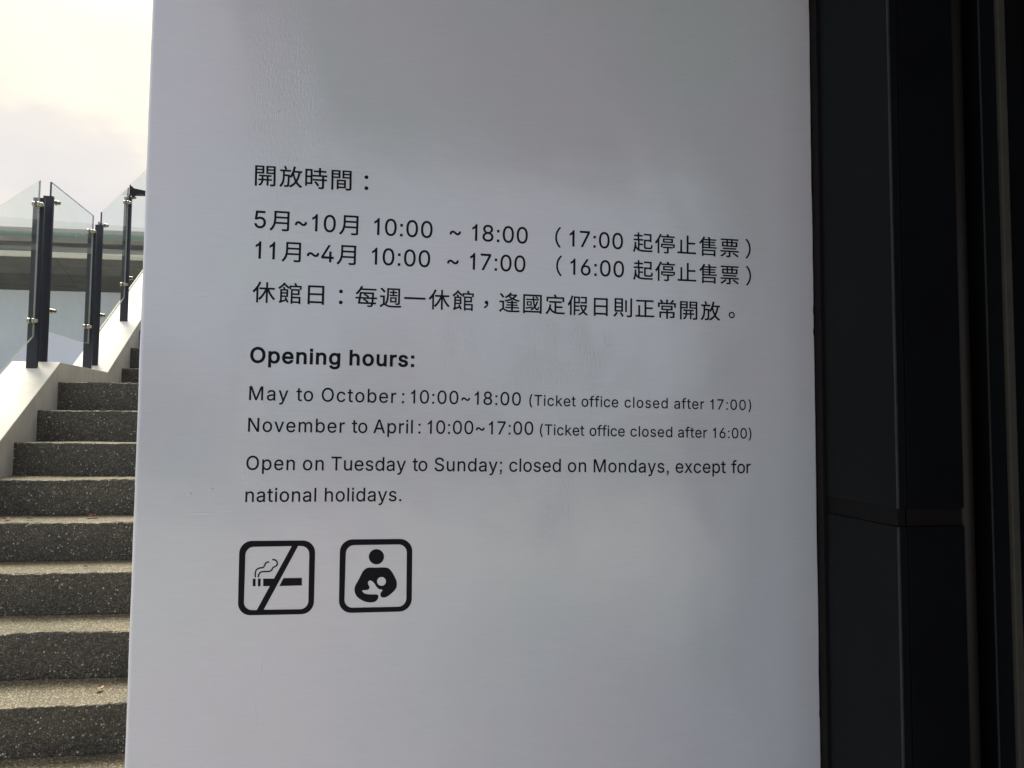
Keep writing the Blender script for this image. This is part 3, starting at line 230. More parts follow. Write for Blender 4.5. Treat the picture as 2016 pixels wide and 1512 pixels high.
# glossy enamel on plaster: brushed horizontally, rolled vertically in places
m_paint, n, b = new_mat('glossy_wall_paint')
v1 = coords(n, (1.4, 1, 1.0)); big = noise_n(n, v1, 2.2, 3)
col = cramp(n, big, [(.3, (.552, .606, .680)), (.5, (.572, .600, .697)), (.7, (.597, .590, .700))])
v2 = coords(n, (14, 14, 260)); brush = noise_n(n, v2, 1.6, 5, .65)
v3 = coords(n, (240, 240, 85)); roll = noise_n(n, v3, 1.0, 5, .7)
v4 = coords(n, (5, 5, 2.0)); msk = noise_n(n, v4, 1.0, 2)
mk = cramp(n, msk, [(.45, (.04, .04, .04)), (.70, (1, 1, 1))])
# places where the roller went over the paint again
def zone(cx, cz, wx, wz):
    ts = n.nodes.new('ShaderNodeTexCoord'); sp3 = N(n, 'ShaderNodeSeparateXYZ'); n.links.new(ts.outputs['Object'], sp3.inputs[0])
    a_ = mathn(n, 'POWER', mathn(n, 'DIVIDE', mathn(n, 'SUBTRACT', sp3.outputs[0], cx), wx), 2.0)
    c_ = mathn(n, 'POWER', mathn(n, 'DIVIDE', mathn(n, 'SUBTRACT', sp3.outputs[2], cz), wz), 2.0)
    return mathn(n, 'DIVIDE', 1.0, mathn(n, 'ADD', 1.0, mathn(n, 'POWER', mathn(n, 'ADD', a_, c_), 2.0)))
zs = zone(-.215, 2.22, .055, .24)
for q_ in ((.33, 1.74, .12, .09), (.13, 1.75, .06, .09), (-.27, 1.68, .03, .30), (.34, 1.45, .05, .12)): zs = mathn(n, 'MAXIMUM', zs, zone(*q_))
mk = mathn(n, 'ADD', mathn(n, 'MULTIPLY', mk, .35), mathn(n, 'MULTIPLY', mathn(n, 'MULTIPLY', zs, cramp(n, noise_n(n, coords(n, (16, 16, 9)), 1.0, 4, .6), [(.35, (.15, .15, .15)), (.62, (1, 1, 1))])), 3.4))
v5 = coords(n, (1, 1, 1)); patch = noise_n(n, v5, 7, 1.5, .4)
fine = noise_n(n, coords(n), 420, 3, .6)
h = mathn(n, 'MULTIPLY', brush, .55)
h = mathn(n, 'MULTIPLY_ADD', mathn(n, 'MULTIPLY', mathn(n, 'SUBTRACT', roll, .5), mk), 1.6, h)
h = mathn(n, 'MULTIPLY_ADD', fine, .10, h)
p1 = bump(n, b, h, .36, .0007)
bump(n, b, patch, .5, .005, p1)
speck = N(n, 'ShaderNodeTexVoronoi'); speck.inputs['Scale'].default_value = 16; n.links.new(coords(n), speck.inputs['Vector'])
sp = cramp(n, speck.outputs['Distance'], [(.014, (1, 1, 1)), (.022, (0, 0, 0))])
spm = cramp(n, noise_n(n, coords(n), 4.3, 1), [(.55, (0, 0, 0)), (.57, (1, 1, 1))])
col = mixc(n, mathn(n, 'MULTIPLY', sp, spm), col, (.12, .12, .12))
lin_ = cramp(n, brush, [(.35, (.975, .975, .975)), (.65, (1.02, 1.02, 1.02))])
col = mixc(n, 1.0, col, lin_, 'MULTIPLY')
n.links.new(col, b.inputs['Base Color'])
b.inputs['Roughness'].default_value = .24
rr = cramp(n, patch, [(.25, (.10, .10, .10)), (.75, (.16, .16, .16))]); n.links.new(rr, b.inputs['Roughness'])
b.inputs['IOR'].default_value = 1.9

m_ink, n, b = new_mat('dark_vinyl_print'); b.inputs['Base Color'].default_value = (.0042, .0046, .0085, 1); b.inputs['Roughness'].default_value = .4
b.inputs['Specular IOR Level'].default_value = .12

# exposed aggregate (washed terrazzo) of the steps
m_agg, n, b = new_mat('exposed_aggregate')
vv = coords(n)
vo = N(n, 'ShaderNodeTexVoronoi'); vo.inputs['Scale'].default_value = 128; n.links.new(vv, vo.inputs['Vector'])
vo2 = N(n, 'ShaderNodeTexVoronoi'); vo2.inputs['Scale'].default_value = 300; n.links.new(vv, vo2.inputs['Vector'])
sep = N(n, 'ShaderNodeSeparateColor'); n.links.new(vo.outputs['Color'], sep.inputs[0])
sep2 = N(n, 'ShaderNodeSeparateColor'); n.links.new(vo2.outputs['Color'], sep2.inputs[0])
peb = cramp(n, sep.outputs[0], [(0, (.030, .028, .025)), (.42, (.070, .064, .055)), (.64, (.12, .108, .088)), (.78, (.24, .21, .16)), (.85, (.10, .055, .035)), (.93, (.44, .41, .36)), (1, (.72, .70, .65))])
peb2 = cramp(n, sep2.outputs[0], [(0, (.025, .023, .020)), (.55, (.07, .065, .054)), (.85, (.16, .145, .115)), (1, (.42, .39, .33))])
grout = cramp(n, noise_n(n, vv, 60, 4), [(.3, (.045, .043, .039)), (.7, (.095, .09, .08))])
isz = cramp(n, sep.outputs[1], [(0, (.22, .22, .22)), (1, (.50, .50, .50))])
inside = mathn(n, 'LESS_THAN', vo.outputs['Distance'], mathn(n, 'MULTIPLY', isz, 1.0))
colr = mixc(n, inside, mixc(n, .65, grout, peb2), peb)
wear = cramp(n, noise_n(n, vv, 7, 4, .6), [(.3, (.62, .63, .59)), (.7, (.98, .93, .86))])
colr = mixc(n, 1.0, colr, wear, 'MULTIPLY')
# upper faces paler and warmer: sunlight painted in, along with foot wear
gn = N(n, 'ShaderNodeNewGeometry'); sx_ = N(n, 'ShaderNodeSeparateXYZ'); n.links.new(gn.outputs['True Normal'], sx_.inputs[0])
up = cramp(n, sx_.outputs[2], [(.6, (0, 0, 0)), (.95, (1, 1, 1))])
lit_wear = mixc(n, cramp(n, noise_n(n, vv, 9, 4, .6), [(.3, (.28, .28, .28)), (.7, (.62, .62, .62))]), colr, mixc(n, 1.0, peb2, (2.3, 2.15, 1.75), 'MULTIPLY'))
colr = mixc(n, up, colr, lit_wear)
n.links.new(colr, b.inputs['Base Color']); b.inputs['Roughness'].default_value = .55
b.inputs['Specular IOR Level'].default_value = .6
hh = mathn(n, 'SUBTRACT', 1.0, vo.outputs['Distance'])
hh = mathn(n, 'MULTIPLY_ADD', vo2.outputs['Distance'], -.5, hh)
bump(n, b, hh, .6, .002)

# white render of the stair parapet, weathered
m_white, n, b = new_mat('white_masonry_paint')
vv = coords(n)
cw = cramp(n, noise_n(n, vv, 5, 5, .6), [(.3, (.66, .65, .61)), (.55, (.76, .75, .72)), (.75, (.80, .79, .77))])
st = cramp(n, noise_n(n, coords(n, (3, 3, 1.6)), 2.4, 5, .6), [(.35, (.93, .925, .90)), (.6, (1, 1, 1))])
cw = mixc(n, 1.0, cw, st, 'MULTIPLY')
n.links.new(cw, b.inputs['Base Color']); b.inputs['Roughness'].default_value = .6
bump(n, b, noise_n(n, vv, 90, 4, .6), .35, .002)

m_dirty, n, b = new_mat('stained_masonry_paint')
cw = cramp(n, noise_n(n, vv := coords(n), 6, 6, .65), [(.28, (.66, .64, .58)), (.5, (.76, .74, .69)), (.75, (.80, .79, .75))])
st = cramp(n, noise_n(n, coords(n, (14, 14, 1.6)), 2.0, 5, .6), [(.3, (.90, .90, .87)), (.6, (1, 1, 1))])
n.links.new(mixc(n, 1.0, cw, st, 'MULTIPLY'), b.inputs['Base Color']); b.inputs['Roughness'].default_value = .7
bump(n, b, noise_n(n, vv, 60, 4, .6), .4, .003)

def plain(name, colr, rough=.6, var=.12, scale=8, spec=.5, metal=0.0, bmp=0.15):
    mt, n, b = new_mat(name); vv = coords(n)
    lo = tuple(c * (1 - var) for c in colr); hi = tuple(c * (1 + var) for c in colr)
    n.links.new(cramp(n, noise_n(n, vv, scale, 5, .6), [(.3, lo), (.7, hi)]), b.inputs['Base Color'])
    b.inputs['Roughness'].default_value = rough; b.inputs['Specular IOR Level'].default_value = spec; b.inputs['Metallic'].default_value = metal
    if bmp: bump(n, b, noise_n(n, vv, scale * 12, 3), bmp, .001)
    return mt
m_post = plain('dark_blue_powder_coat', (.022, .026, .038), .42, .1, 30, .4)
m_steel = plain('stainless_steel', (.36, .34, .30), .30, .1, 60, .5, 1.0)
m_bar = plain('black_painted_bar', (.010, .011, .014), .5, .1, 30, .3)
m_navy = plain('dark_navy_cladding', (.0034, .0050, .0066), .5, .15, 6, .10)
m_black = plain('black_cladding', (.0030, .0036, .0052), .55, .2, 6, .09)
m_seal = plain('brown_sealant', (.0075, .0062, .0065), .7, .2, 20, .15)
m_joint = plain('brown_joint_strip', (.0065, .0054, .0054), .6, .15, 20, .10)
m_trim = plain('lit_edge_metal', (.026, .028, .031), .4, .2, 40, .25)  # paler metal: light caught on thin sheet edges, put into the colour
m_strip = plain('grey_brown_strip', (.045, .043, .039), .6, .12, 20, .2)
m_far_wall = plain('far_white_wall', (.80, .84, .90), .7, .03, 1.2, .3)
m_far_recess = plain('far_recess_wall', (.72, .75, .80), .7, .04, 2, .3)
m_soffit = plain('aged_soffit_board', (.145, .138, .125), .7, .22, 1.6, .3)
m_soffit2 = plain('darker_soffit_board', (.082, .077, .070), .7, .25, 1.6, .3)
m_fascia = plain('cream_fascia', (.72, .68, .57), .6, .08, 5)
m_slab = plain('grey_roof_slab', (.25, .235, .215), .7, .12, 4)
m_concrete = plain('pale_plaza_concrete', (.50, .49, .47), .75, .14, 1.3)
m_blocker = plain('light_blocker_grey', (.05, .052, .055), .6, .1, 4)  # for the unseen canopy and rear volume added to cut light
m_grass = plain('distant_ground', (.16, .17, .13), .9, .3, .08)

def glass(name, tint, edge):
    mt = bpy.data.materials.new(name); mt.use_nodes = True; n = mt.node_tree; n.nodes.clear()
    out = n.nodes.new('ShaderNodeOutputMaterial')
    tr = n.nodes.new('ShaderNodeBsdfTransparent'); tr.inputs[0].default_value = tint + (1,)
    gl = n.nodes.new('ShaderNodeBsdfGlossy'); gl.inputs['Roughness'].default_value = .02
    fr = n.nodes.new('ShaderNodeFresnel'); fr.inputs[0].default_value = 1.5
    mixs = n.nodes.new('ShaderNodeMixShader')
    ge = n.nodes.new('ShaderNodeNewGeometry')
    n.links.new(mathn(n, 'MULTIPLY', fr.outputs[0], mathn(n, 'SUBTRACT', 1.0, ge.outputs['Backfacing'])), mixs.inputs[0]); n.links.new(tr.outputs[0], mixs.inputs[1]); n.links.new(gl.outputs[0], mixs.inputs[2])
    # thin film of dust on the pane
    df = n.nodes.new('ShaderNodeBsdfDiffuse'); df.inputs[0].default_value = edge + (1,)
    ms = n.nodes.new('ShaderNodeMixShader')
    d = cramp(n, noise_n(n, coords(n), 5, 5, .6), [(.3, (.015, .015, .015)), (.75, (.06, .06, .06))])
    n.links.new(d, ms.inputs[0]); n.links.new(mixs.outputs[0], ms.inputs[1]); n.links.new(df.outputs[0], ms.inputs[2])
    n.links.new(ms.outputs[0], out.inputs[0]); return mt
m_glass = glass('balustrade_glass', (.955, .980, .960), (.60, .66, .62))
m_edge, n, b = new_mat('shaded_glass_edge'); b.inputs['Base Color'].default_value = (.075, .085, .085, 1); b.inputs['Roughness'].default_value = .9; b.inputs['Specular IOR Level'].default_value = .1
m_edge2, n, b = new_mat('lit_glass_edge'); b.inputs['Base Color'].default_value = (.30, .31, .30, 1); b.inputs['Roughness'].default_value = .7; b.inputs['Specular IOR Level'].default_value = .2  # lit copy of the edge above, its brightness painted in
m_far_glass = glass('far_parapet_glass', (.76, .87, .83), (.52, .66, .61))

def leaf_mat(name, c1, c2):
    mt, n, b = new_mat(name)
    n.links.new(cramp(n, noise_n(n, coords(n), 60, 4), [(.35, c1), (.65, c2)]), b.inputs['Base Color']); b.inputs['Roughness'].default_value = .6
    return mt
m_leaf_red = leaf_mat('dry_red_leaf', (.11, .022, .012), (.22, .06, .03))
m_leaf_tan = leaf_mat('dry_tan_leaf', (.42, .25, .15), (.62, .44, .30))
m_leaf_dark = leaf_mat('dry_dark_leaf', (.03, .018, .012), (.07, .04, .025))

# ---------------------------------------------------------------- ground
v = [(-900, -900, 0), (900, -900, 0), (900, 900, 0), (-900, 900, 0)]
o = mesh_obj('ground', v, [(0, 1, 2, 3)], m_grass); o['kind'] = 'structure'
v, f = box(-14, 9, -12, 14.9, -.05, .004)
o = mesh_obj('plaza_pavement', v, f, m_concrete); o['kind'] = 'structure'

# unseen tree belt added behind the viewer, gaps shaped for reflections in the paint
V, F = [], []; NX = 150
for i in range(NX + 1):
    x = -60 + 120 * i / NX
    h_ = 5.6 + 1.6 * noise.noise(Vector((x * .09, 0, 0))) + 1.3 * noise.noise(Vector((x * .45, 3, 0)))
    for gx, gw, gd in ((8.0, 2.4, 1.0), (2.7, 1.0, .97), (-4.8, 1.8, .99), (-20, 4, .8), (24, 5, .7)):
        h_ *= 1 - gd * math.exp(-((x - gx) / gw) ** 2 * .5)
    h_ = max(h_, .6)
    for k in range(13):
        t_ = k / 12 * math.pi
        y = -27 - 4.0 * math.cos(t_) * -1; z = h_ * math.sin(t_)
        p = Vector((x, y, z)); q = noise.noise_vector(p * .8) * .9 + noise.noise_vector(p * 2.3) * .4
        V.append(p + q * min(1, z))
for i in range(NX):
    for k in range(12):
        F.append((i * 13 + k, i * 13 + k + 1, (i + 1) * 13 + k + 1, (i + 1) * 13 + k))
mesh_obj('added_tree_belt', V, F, plain('added_foliage', (.05, .065, .04), .9, .5, 2), kind='stuff')

# ---------------------------------------------------------------- the lettered wall
WX0, WX1, WY, WT = -.4746, .9255, 1.5, .09
wall = thing('white_wall', 'glossy white painted wall slab printed with dark opening hours and two square pictograms', 'wall', (.225, WY + WT / 2, 0))
def wall_mesh():
    r = .0085; prof = []
    def arc(cx, cy, a0, a1, rr, k=6):
        for i in range(k + 1):
            a = math.radians(a0 + (a1 - a0) * i / k); prof.append((cx + rr * math.cos(a), cy + rr * math.sin(a)))
    arc(WX0 + r, WY + r, 180, 270, r)
    arc(WX1 - .003, WY + .003, 270, 360, .003, 3)
    arc(WX1 - .003, WY + WT - .003, 0, 90, .003, 3)
    arc(WX0 + r, WY + WT - r, 90, 180, r)
    zs = [0 + i * .012 for i in range(int(3.3 / .012) + 1)]
    V, F = [], []; n_ = len(prof)
    for z in zs:
        for (x, y) in prof:
            left = x < 0
            w = noise.noise(Vector((0, 3.1 if left else 9.7, z * 9))) * .0009 + noise.noise(Vector((5, 1.1 if left else 7.7, z * 45))) * .00035
            for c in (1.80, 1.845, .97, .73):
                if not left: w -= .0016 * max(0, 1 - abs(z - c) / .010)
            V.append(Vector((x + w * (1 if y < WY + .02 else .3), y, z)))
    for k in range(len(zs) - 1):
        for i in range(n_):
            j = (i + 1) % n_
            F.append((k * n_ + i, k * n_ + j, (k + 1) * n_ + j, (k + 1) * n_ + i))
    F.append(tuple(range(n_))); F.append(tuple(range(len(V) - 1, len(V) - 1 - n_, -1)))
    return V, F
V, F = wall_mesh()
slab = mesh_obj('wall_slab', V, F, m_paint, wall, smooth=True)
for p_ in slab.data.polygons:
    if abs(p_.normal.y) > .99 or abs(p_.normal.z) > .99: p_.use_smooth = False
# small dents, blobs and a runny ridge in the old paint
def blob(x, z, rx, rz, hgt, ang=0):
    V, F = [], []; n_ = 16; rings = 5
    ca, sa = math.cos(ang), math.sin(ang)
    for k in range(rings):
        q = 1 - k / rings; hh_ = hgt * (1 - q * q) 
        for i in range(n_):
            a = 2 * math.pi * i / n_; w = 1 + .25 * noise.noise(Vector((math.cos(a) * 2, math.sin(a) * 2, x * 30)))
            u = math.cos(a) * rx * q * w; t = math.sin(a) * rz * q * w
            V.append(Vector((x + u * ca - t * sa, WY - hh_ + .00005, z + u * sa + t * ca)))
    V.append(Vector((x, WY - hgt, z)))
    for k in range(rings - 1):
        for i in range(n_):
            j = (i + 1) % n_; F.append((k * n_ + i, k * n_ + j, (k + 1) * n_ + j, (k + 1) * n_ + i))
    for i in range(n_): F.append(((rings - 1) * n_ + i, (rings - 1) * n_ + (i + 1) % n_, len(V) - 1))
    return V, F
for (x, z, rx, rz, hg, a) in ((-.375, 1.452, .006, .0028, .0016, .5), (-.336, 1.461, .005, .0025, .0014, .4), (-.345, 1.415, .03, .0016, .0006, -.02),
                              (-.372, 1.83, .026, .0022, .0006, .05), (-.36, 1.842, .012, .0012, .0004, 0), (-.235, 1.125, .0022, .028, .00035, -.15),
                              (-.243, 1.04, .0024, .04, .0003, .12), (.02, 1.115, .014, .0012, .0005, -.1), (-.02, 1.502, .013, .001, .0006, -.05), (.045, 1.501, .012, .001, .0005, .1),
                              (-.455, 1.975, .010, .0008, .0006, 0), (0.3, 1.92, 0.03, 0.0004, .00025, -0.25), (0.35, 1.93, 0.02, 0.0003, .00025, 0.3), (0.6, 2.02, 0.05, 0.0004, .00025, -0.06), (0.12, 2.06, 0.09, 0.0004, .00025, -0.06), (0.5, 1.3, 0.04, 0.0004, .00025, 0.1), (-0.1, 1.76, 0.03, 0.0004, .00025, 0.9), (0.2, 1.68, 0.025, 0.0003, .00025, -1.1), (.52, 1.385, .0012, .001, .0010, 0)):
    V, F = blob(x, z, rx, rz, hg, a); mesh_obj('paint_blemish', V, F, m_paint, wall, smooth=True)

INK_Y = WY - .0004
def shape2d(loops_sets, off=0.0):
    """each set is a list of loops [outer, hole, ...] filled with holes"""
    V, F = [], []
    for k_, loops in enumerate(loops_sets):
        cu = bpy.data.curves.new('s', 'CURVE'); cu.dimensions = '2D'; cu.fill_mode = 'BOTH'; cu.offset = off
        for lp in loops:
            sp_ = cu.splines.new('POLY'); sp_.points.add(len(lp) - 1); sp_.use_cyclic_u = True
            for i, (x, z) in enumerate(lp): sp_.points[i].co = (x, z, 0, 1)
        ob = bpy.data.objects.new('s', cu); C.objects.link(ob)
        dg = bpy.context.evaluated_depsgraph_get(); dg.update()
        me = ob.evaluated_get(dg).to_mesh(); k = len(V)
        V += [(p.co.x, INK_Y - .00003 * k_, p.co.y) for p in me.vertices]; F += [tuple(i + k for i in p.vertices) for p in me.polygons]
        ob.evaluated_get(dg).to_mesh_clear(); bpy.data.objects.remove(ob); bpy.data.curves.remove(cu)
    return V, F
def pict(name, sets, label):
    V, F = shape2d(sets); me = bpy.data.meshes.new(name); me.from_pydata(V, [], F); me.materials.append(m_ink)
    o = bpy.data.objects.new(name, me); link(o, wall); o.matrix_parent_inverse = Matrix.Translation(wall.location).inverted(); o['label'] = label

def flat_of(cu):
    ob = bpy.data.objects.new('t', cu); C.objects.link(ob)
    dg = bpy.context.evaluated_depsgraph_get(); dg.update()
    me = ob.evaluated_get(dg).to_mesh()
    V = [(p.co.x, p.co.y) for p in me.vertices]; F = [tuple(p.vertices) for p in me.polygons]
    ob.evaluated_get(dg).to_mesh_clear(); bpy.data.objects.remove(ob); bpy.data.curves.remove(cu)
    return V, F
def cjk_mesh(s):
    cu = bpy.data.curves.new('t', 'FONT'); cu.body = s; cu.size = 100; cu.resolution_u = 5
    v_, f_ = flat_of(cu); return [(x / 100, y / 100) for x, y in v_], f_
def latin_glyph(c, off):
    """adv, list of (x, y, layer), faces; units: em with capital height .509"""
    adv, data = GLYPHS[c]
    loops = [[tuple(int(q) / 1000 for q in p.split(',')) for p in l.split()] for l in data.split('|')]
    def area(l): return sum(l[i - 1][0] * l[i][1] - l[i][0] * l[i - 1][1] for i in range(len(l)))
    def inside(p, l):
        r = False
        for i in range(len(l)):
            (x0, y0), (x1, y1) = l[i - 1], l[i]
            if (y0 > p[1]) != (y1 > p[1]) and p[0] < (x1 - x0) * (p[1] - y0) / (y1 - y0) + x0: r = not r
        return r
    def wind(p, l):
        r = 0
        for i in range(len(l)):
            (xa, ya), (xb, yb) = l[i - 1], l[i]
            if (ya > p[1]) != (yb > p[1]) and p[0] < (xb - xa) * (p[1] - ya) / (yb - ya) + xa: r += 1 if yb > ya else -1
        return r
    outer = [[l] for l in loops if area(l) < 0]
    for l in loops:
        if area(l) < 0: continue
        for o_ in outer:
            if inside(l[0], o_[0]): o_.append(l); break
    V, F = [], []
    def fat(l):
        l = [p for i, p in enumerate(l) if math.dist(p, l[i - 1]) > .0045]
        r = []
        for i in range(len(l)):
            a_, p, c_ = Vector(l[i - 1]), Vector(l[i]), Vector(l[(i + 1) % len(l)])
            e0 = (p - a_).normalized(); e1 = (c_ - p).normalized()
            n0 = Vector((-e0.y, e0.x)); n1 = Vector((-e1.y, e1.x)); mm = (n0 + n1)
            if mm.length < .3: mm = n0
            mm.normalize(); k2 = off / max(.55, mm.dot(n0))
            r.append(p + mm * k2)
        return r
    for k_, st in enumerate(outer):
        pts, fcs = [], []
        for l in st:
            q = fat(l); fcs.append(list(range(len(pts), len(pts) + len(q)))); pts += q
        eds = [(f_[i - 1], f_[i]) for f_ in fcs for i in range(len(f_))]
        vo_, _, fo_, *_r = delaunay_2d_cdt(pts, eds, [], 0, 1e-7)
        lps = [[pts[i] for i in f_] for f_ in fcs]
        def keep(t):
            c_ = (vo_[t[0]] + vo_[t[1]] + vo_[t[2]]) / 3
            return wind(c_, lps[0]) != 0 and not any(wind(c_, h_) for h_ in lps[1:])
        fo_ = [t for t in fo_ if keep(t)]
        k = len(V); V += [(p.x, p.y, k_) for p in vo_]; F += [tuple(i + k for i in q) for q in fo_]
    return adv / 1000, V, F
CAP = .509
cache = {}
LBL = dict(L1='top line of Chinese characters meaning opening hours', L2='second Chinese line with hours from May to October', L3='third Chinese line with hours from November to April',
           L4='fourth Chinese line about closing on Mondays', B1='bold English heading Opening hours', E1='English line May to October 10:00~18:00', S1='small bracketed note Ticket office closed after 17:00',
           E2='English line November to April 10:00~17:00', S2='small bracketed note Ticket office closed after 16:00', E3='English line Open on Tuesday to Sunday; closed on Mondays, except for',
           E4='last English line national holidays.')
for name, cap, items in TEXT:
    V, F = [], []
    bold = name == 'B1'
    for (s, x0, z0, x1, z1) in items:
        ang = math.atan2(z1 - z0, x1 - x0); wd = math.hypot(x1 - x0, z1 - z0)
        def put(verts, faces, k=None):
            k = len(V)
            for (u, w, ly) in verts:
                V.append((x0 + u * math.cos(ang) - w * math.sin(ang), INK_Y - .00003 * ly, z0 + u * math.sin(ang) + w * math.cos(ang)))
            F.extend(tuple(i + k for i in q) for q in faces)
        if ord(s[0]) > 255:
            if s not in cache: cache[s] = cjk_mesh(s)
            tv, tf = cache[s]
            bx0 = min(p[0] for p in tv); bx1 = max(p[0] for p in tv)
            sy = cap / .727 * .975
            sx = sy if s in '：，。（）' else wd / (bx1 - bx0)
            oy = cap * .18 + .002 if s == '，' else (cap * .18 if s == '。' else 0)
            mid = (bx0 + bx1) / 2
            e_ = .0065
            for ly, (ex, ey) in enumerate(((e_, e_), (-e_, e_), (e_, -e_), (-e_, -e_))):
                put([((px + ex - mid) * sx + wd / 2, (py + ey) * sy + oy, ly * .3) for px, py in tv], tf)
        else:
            off = .0205 if bold else .0055
            sy = cap / CAP; sx = sy * (.96 if not bold else 1.02)
            gl = []
            for c_ in s:
                if (c_, bold) not in cache: cache[(c_, bold)] = latin_glyph(c_, off)
                gl.append(cache[(c_, bold)])
            lft = min(p[0] for p in gl[0][1]); rgt = gl[-1][0] - max(p[0] for p in gl[-1][1])
            nat = sum(g[0] for g in gl) - lft - rgt
            if len(gl) > 1:
                tr = (wd - nat * sx) / (len(gl) - 1)
                if tr < -.02 * sx:
                    tr = -.02 * sx; sx = (wd + .0) / (nat - .02 * (len(gl) - 1)); tr = -.02 * sx
            else:
                tr = 0; sx = wd / nat if s in '~' else sx
            pen = -lft * sx
            for (adv, gv, gf) in gl:
                put([(pen + px * sx, py * sy, ly) for px, py, ly in gv], gf)
                pen += adv * sx + tr
    me = bpy.data.meshes.new('lettering'); me.from_pydata(V, [], F); me.materials.append(m_ink)
    o = bpy.data.objects.new('lettering', me); link(o, wall); o.matrix_parent_inverse = Matrix.Translation(wall.location).inverted(); o['label'] = LBL[name]
pict('pictogram', [ICON_A[:3]] + [[l] for l in ICON_A[3:]], 'no smoking pictogram, rounded square with struck cigarette')
pict('pictogram', [ICON_B[:2], [ICON_B[2]], [ICON_B[3], ICON_B[4]]], 'nursing room pictogram, figure holding a baby in rounded square')

# ---------------------------------------------------------------- dark metal facade on the right
fac = thing('dark_metal_facade', 'near black metal clad entrance front with vertical fins right of the white wall', 'facade', (1.5, 1.5, 0))
def fbox(name, x0, x1, y0, y1, z0, z1, mt, label=None, bv=0):
    V, F = box(x0, x1, y0, y1, z0, z1); o = mesh_obj(name, V, F, mt, fac, label)
    if bv: bevel(o, bv)
    return o
ZT = 3.3; ZJ0, ZJ1 = EYE - .182, EYE - .148
fbox('sealant_strip', .927, .952, 1.478, 1.53, 0, ZT, m_seal)
for z0, z1 in ((0, ZJ0), (ZJ1, ZT)):
    # folded side sheet
    V, F = box(.932, .952, 1.2475, 1.477, z0, z1); o = mesh_obj('side_panel', V, F, m_navy, fac); bevel(o, .0015)
    V, F = box(.9535, 1.070, 1.2475, 1.262, z0, z1); o = mesh_obj('front_panel', V, F, m_black, fac); bevel(o, .0012)
    V, F = box(.9310, .9350, 1.2455, 1.2495, z0, z1); o = mesh_obj('corner_trim', V, F, m_trim, fac); bevel(o, .0008)
fbox('joint_strip', .935, .950, 1.252, 1.474, ZJ0 + .0005, ZJ1 - .0005, m_joint)
fbox('joint_strip', .9535, 1.070, 1.253, 1.264, ZJ0 + .0005, ZJ1 - .0005, m_joint)
V, F = cyl((1.0835, 1.2600, 0), (1.0835, 1.2600, ZT), .0150, 24); mesh_obj('rounded_mullion', V, F, plain('brown_mullion', (.013, .011, .0105), .5, .1, 20, .2), fac, smooth=True)
fbox('recess_panel', 1.070, 1.127, 1.31, 1.33, 0, ZT, m_black)
fbox('edge_fin', 1.1275, 1.1305, 1.2465, 1.34, 0, ZT, m_black)
fbox('edge_glint', 1.1278, 1.1302, 1.244, 1.2462, 0, ZT, m_trim)  # sliver painted pale where the sheet edge catches light
fbox('inner_panel', 1.1310, 1.1685, 1.250, 1.30, 0, ZT, m_navy, bv=.001)
fbox('edge_strip', 1.1695, 1.1860, 1.242, 1.30, 0, ZT, m_strip, bv=.0025)
fbox('inner_panel', 1.1870, 1.236, 1.256, 1.30, 0, ZT, m_black, bv=.001)
fbox('edge_fin', 1.2365, 1.2395, 1.2485, 1.34, 0, ZT, m_black)
fbox('edge_glint', 1.2368, 1.2392, 1.246, 1.2482, 0, ZT, m_trim)
fbox('inner_panel', 1.2400, 2.0, 1.252, 1.34, 0, ZT, m_black, bv=.001)
fbox('added_return_panel', 2.0, 2.1, -1.6, 1.34, 0, ZT, m_black)  # unseen dark side wall added to darken reflections in the cladding
fbox('added_canopy', -.66, 2.1, -1.9, 1.72, ZT + .003, ZT + .25, m_blocker)  # unseen slab added overhead to dim the wall top and its reflections

# unseen dark volume added behind the lettered wall to shade the stairs
bld = thing('added_rear_block', 'unseen dark grey block added behind the lettered white wall to shade the steps', 'building', (1.5, 5, 0))
V, F = box(-.47 + .02, 4.5, 1.74, 2.35, 0, 3.2); mesh_obj('wall', V, F, m_blocker, bld)
V, F = box(-.3, 4.5, 2.352, 9.5, 0, 3.2); mesh_obj('wall', V, F, m_blocker, bld)

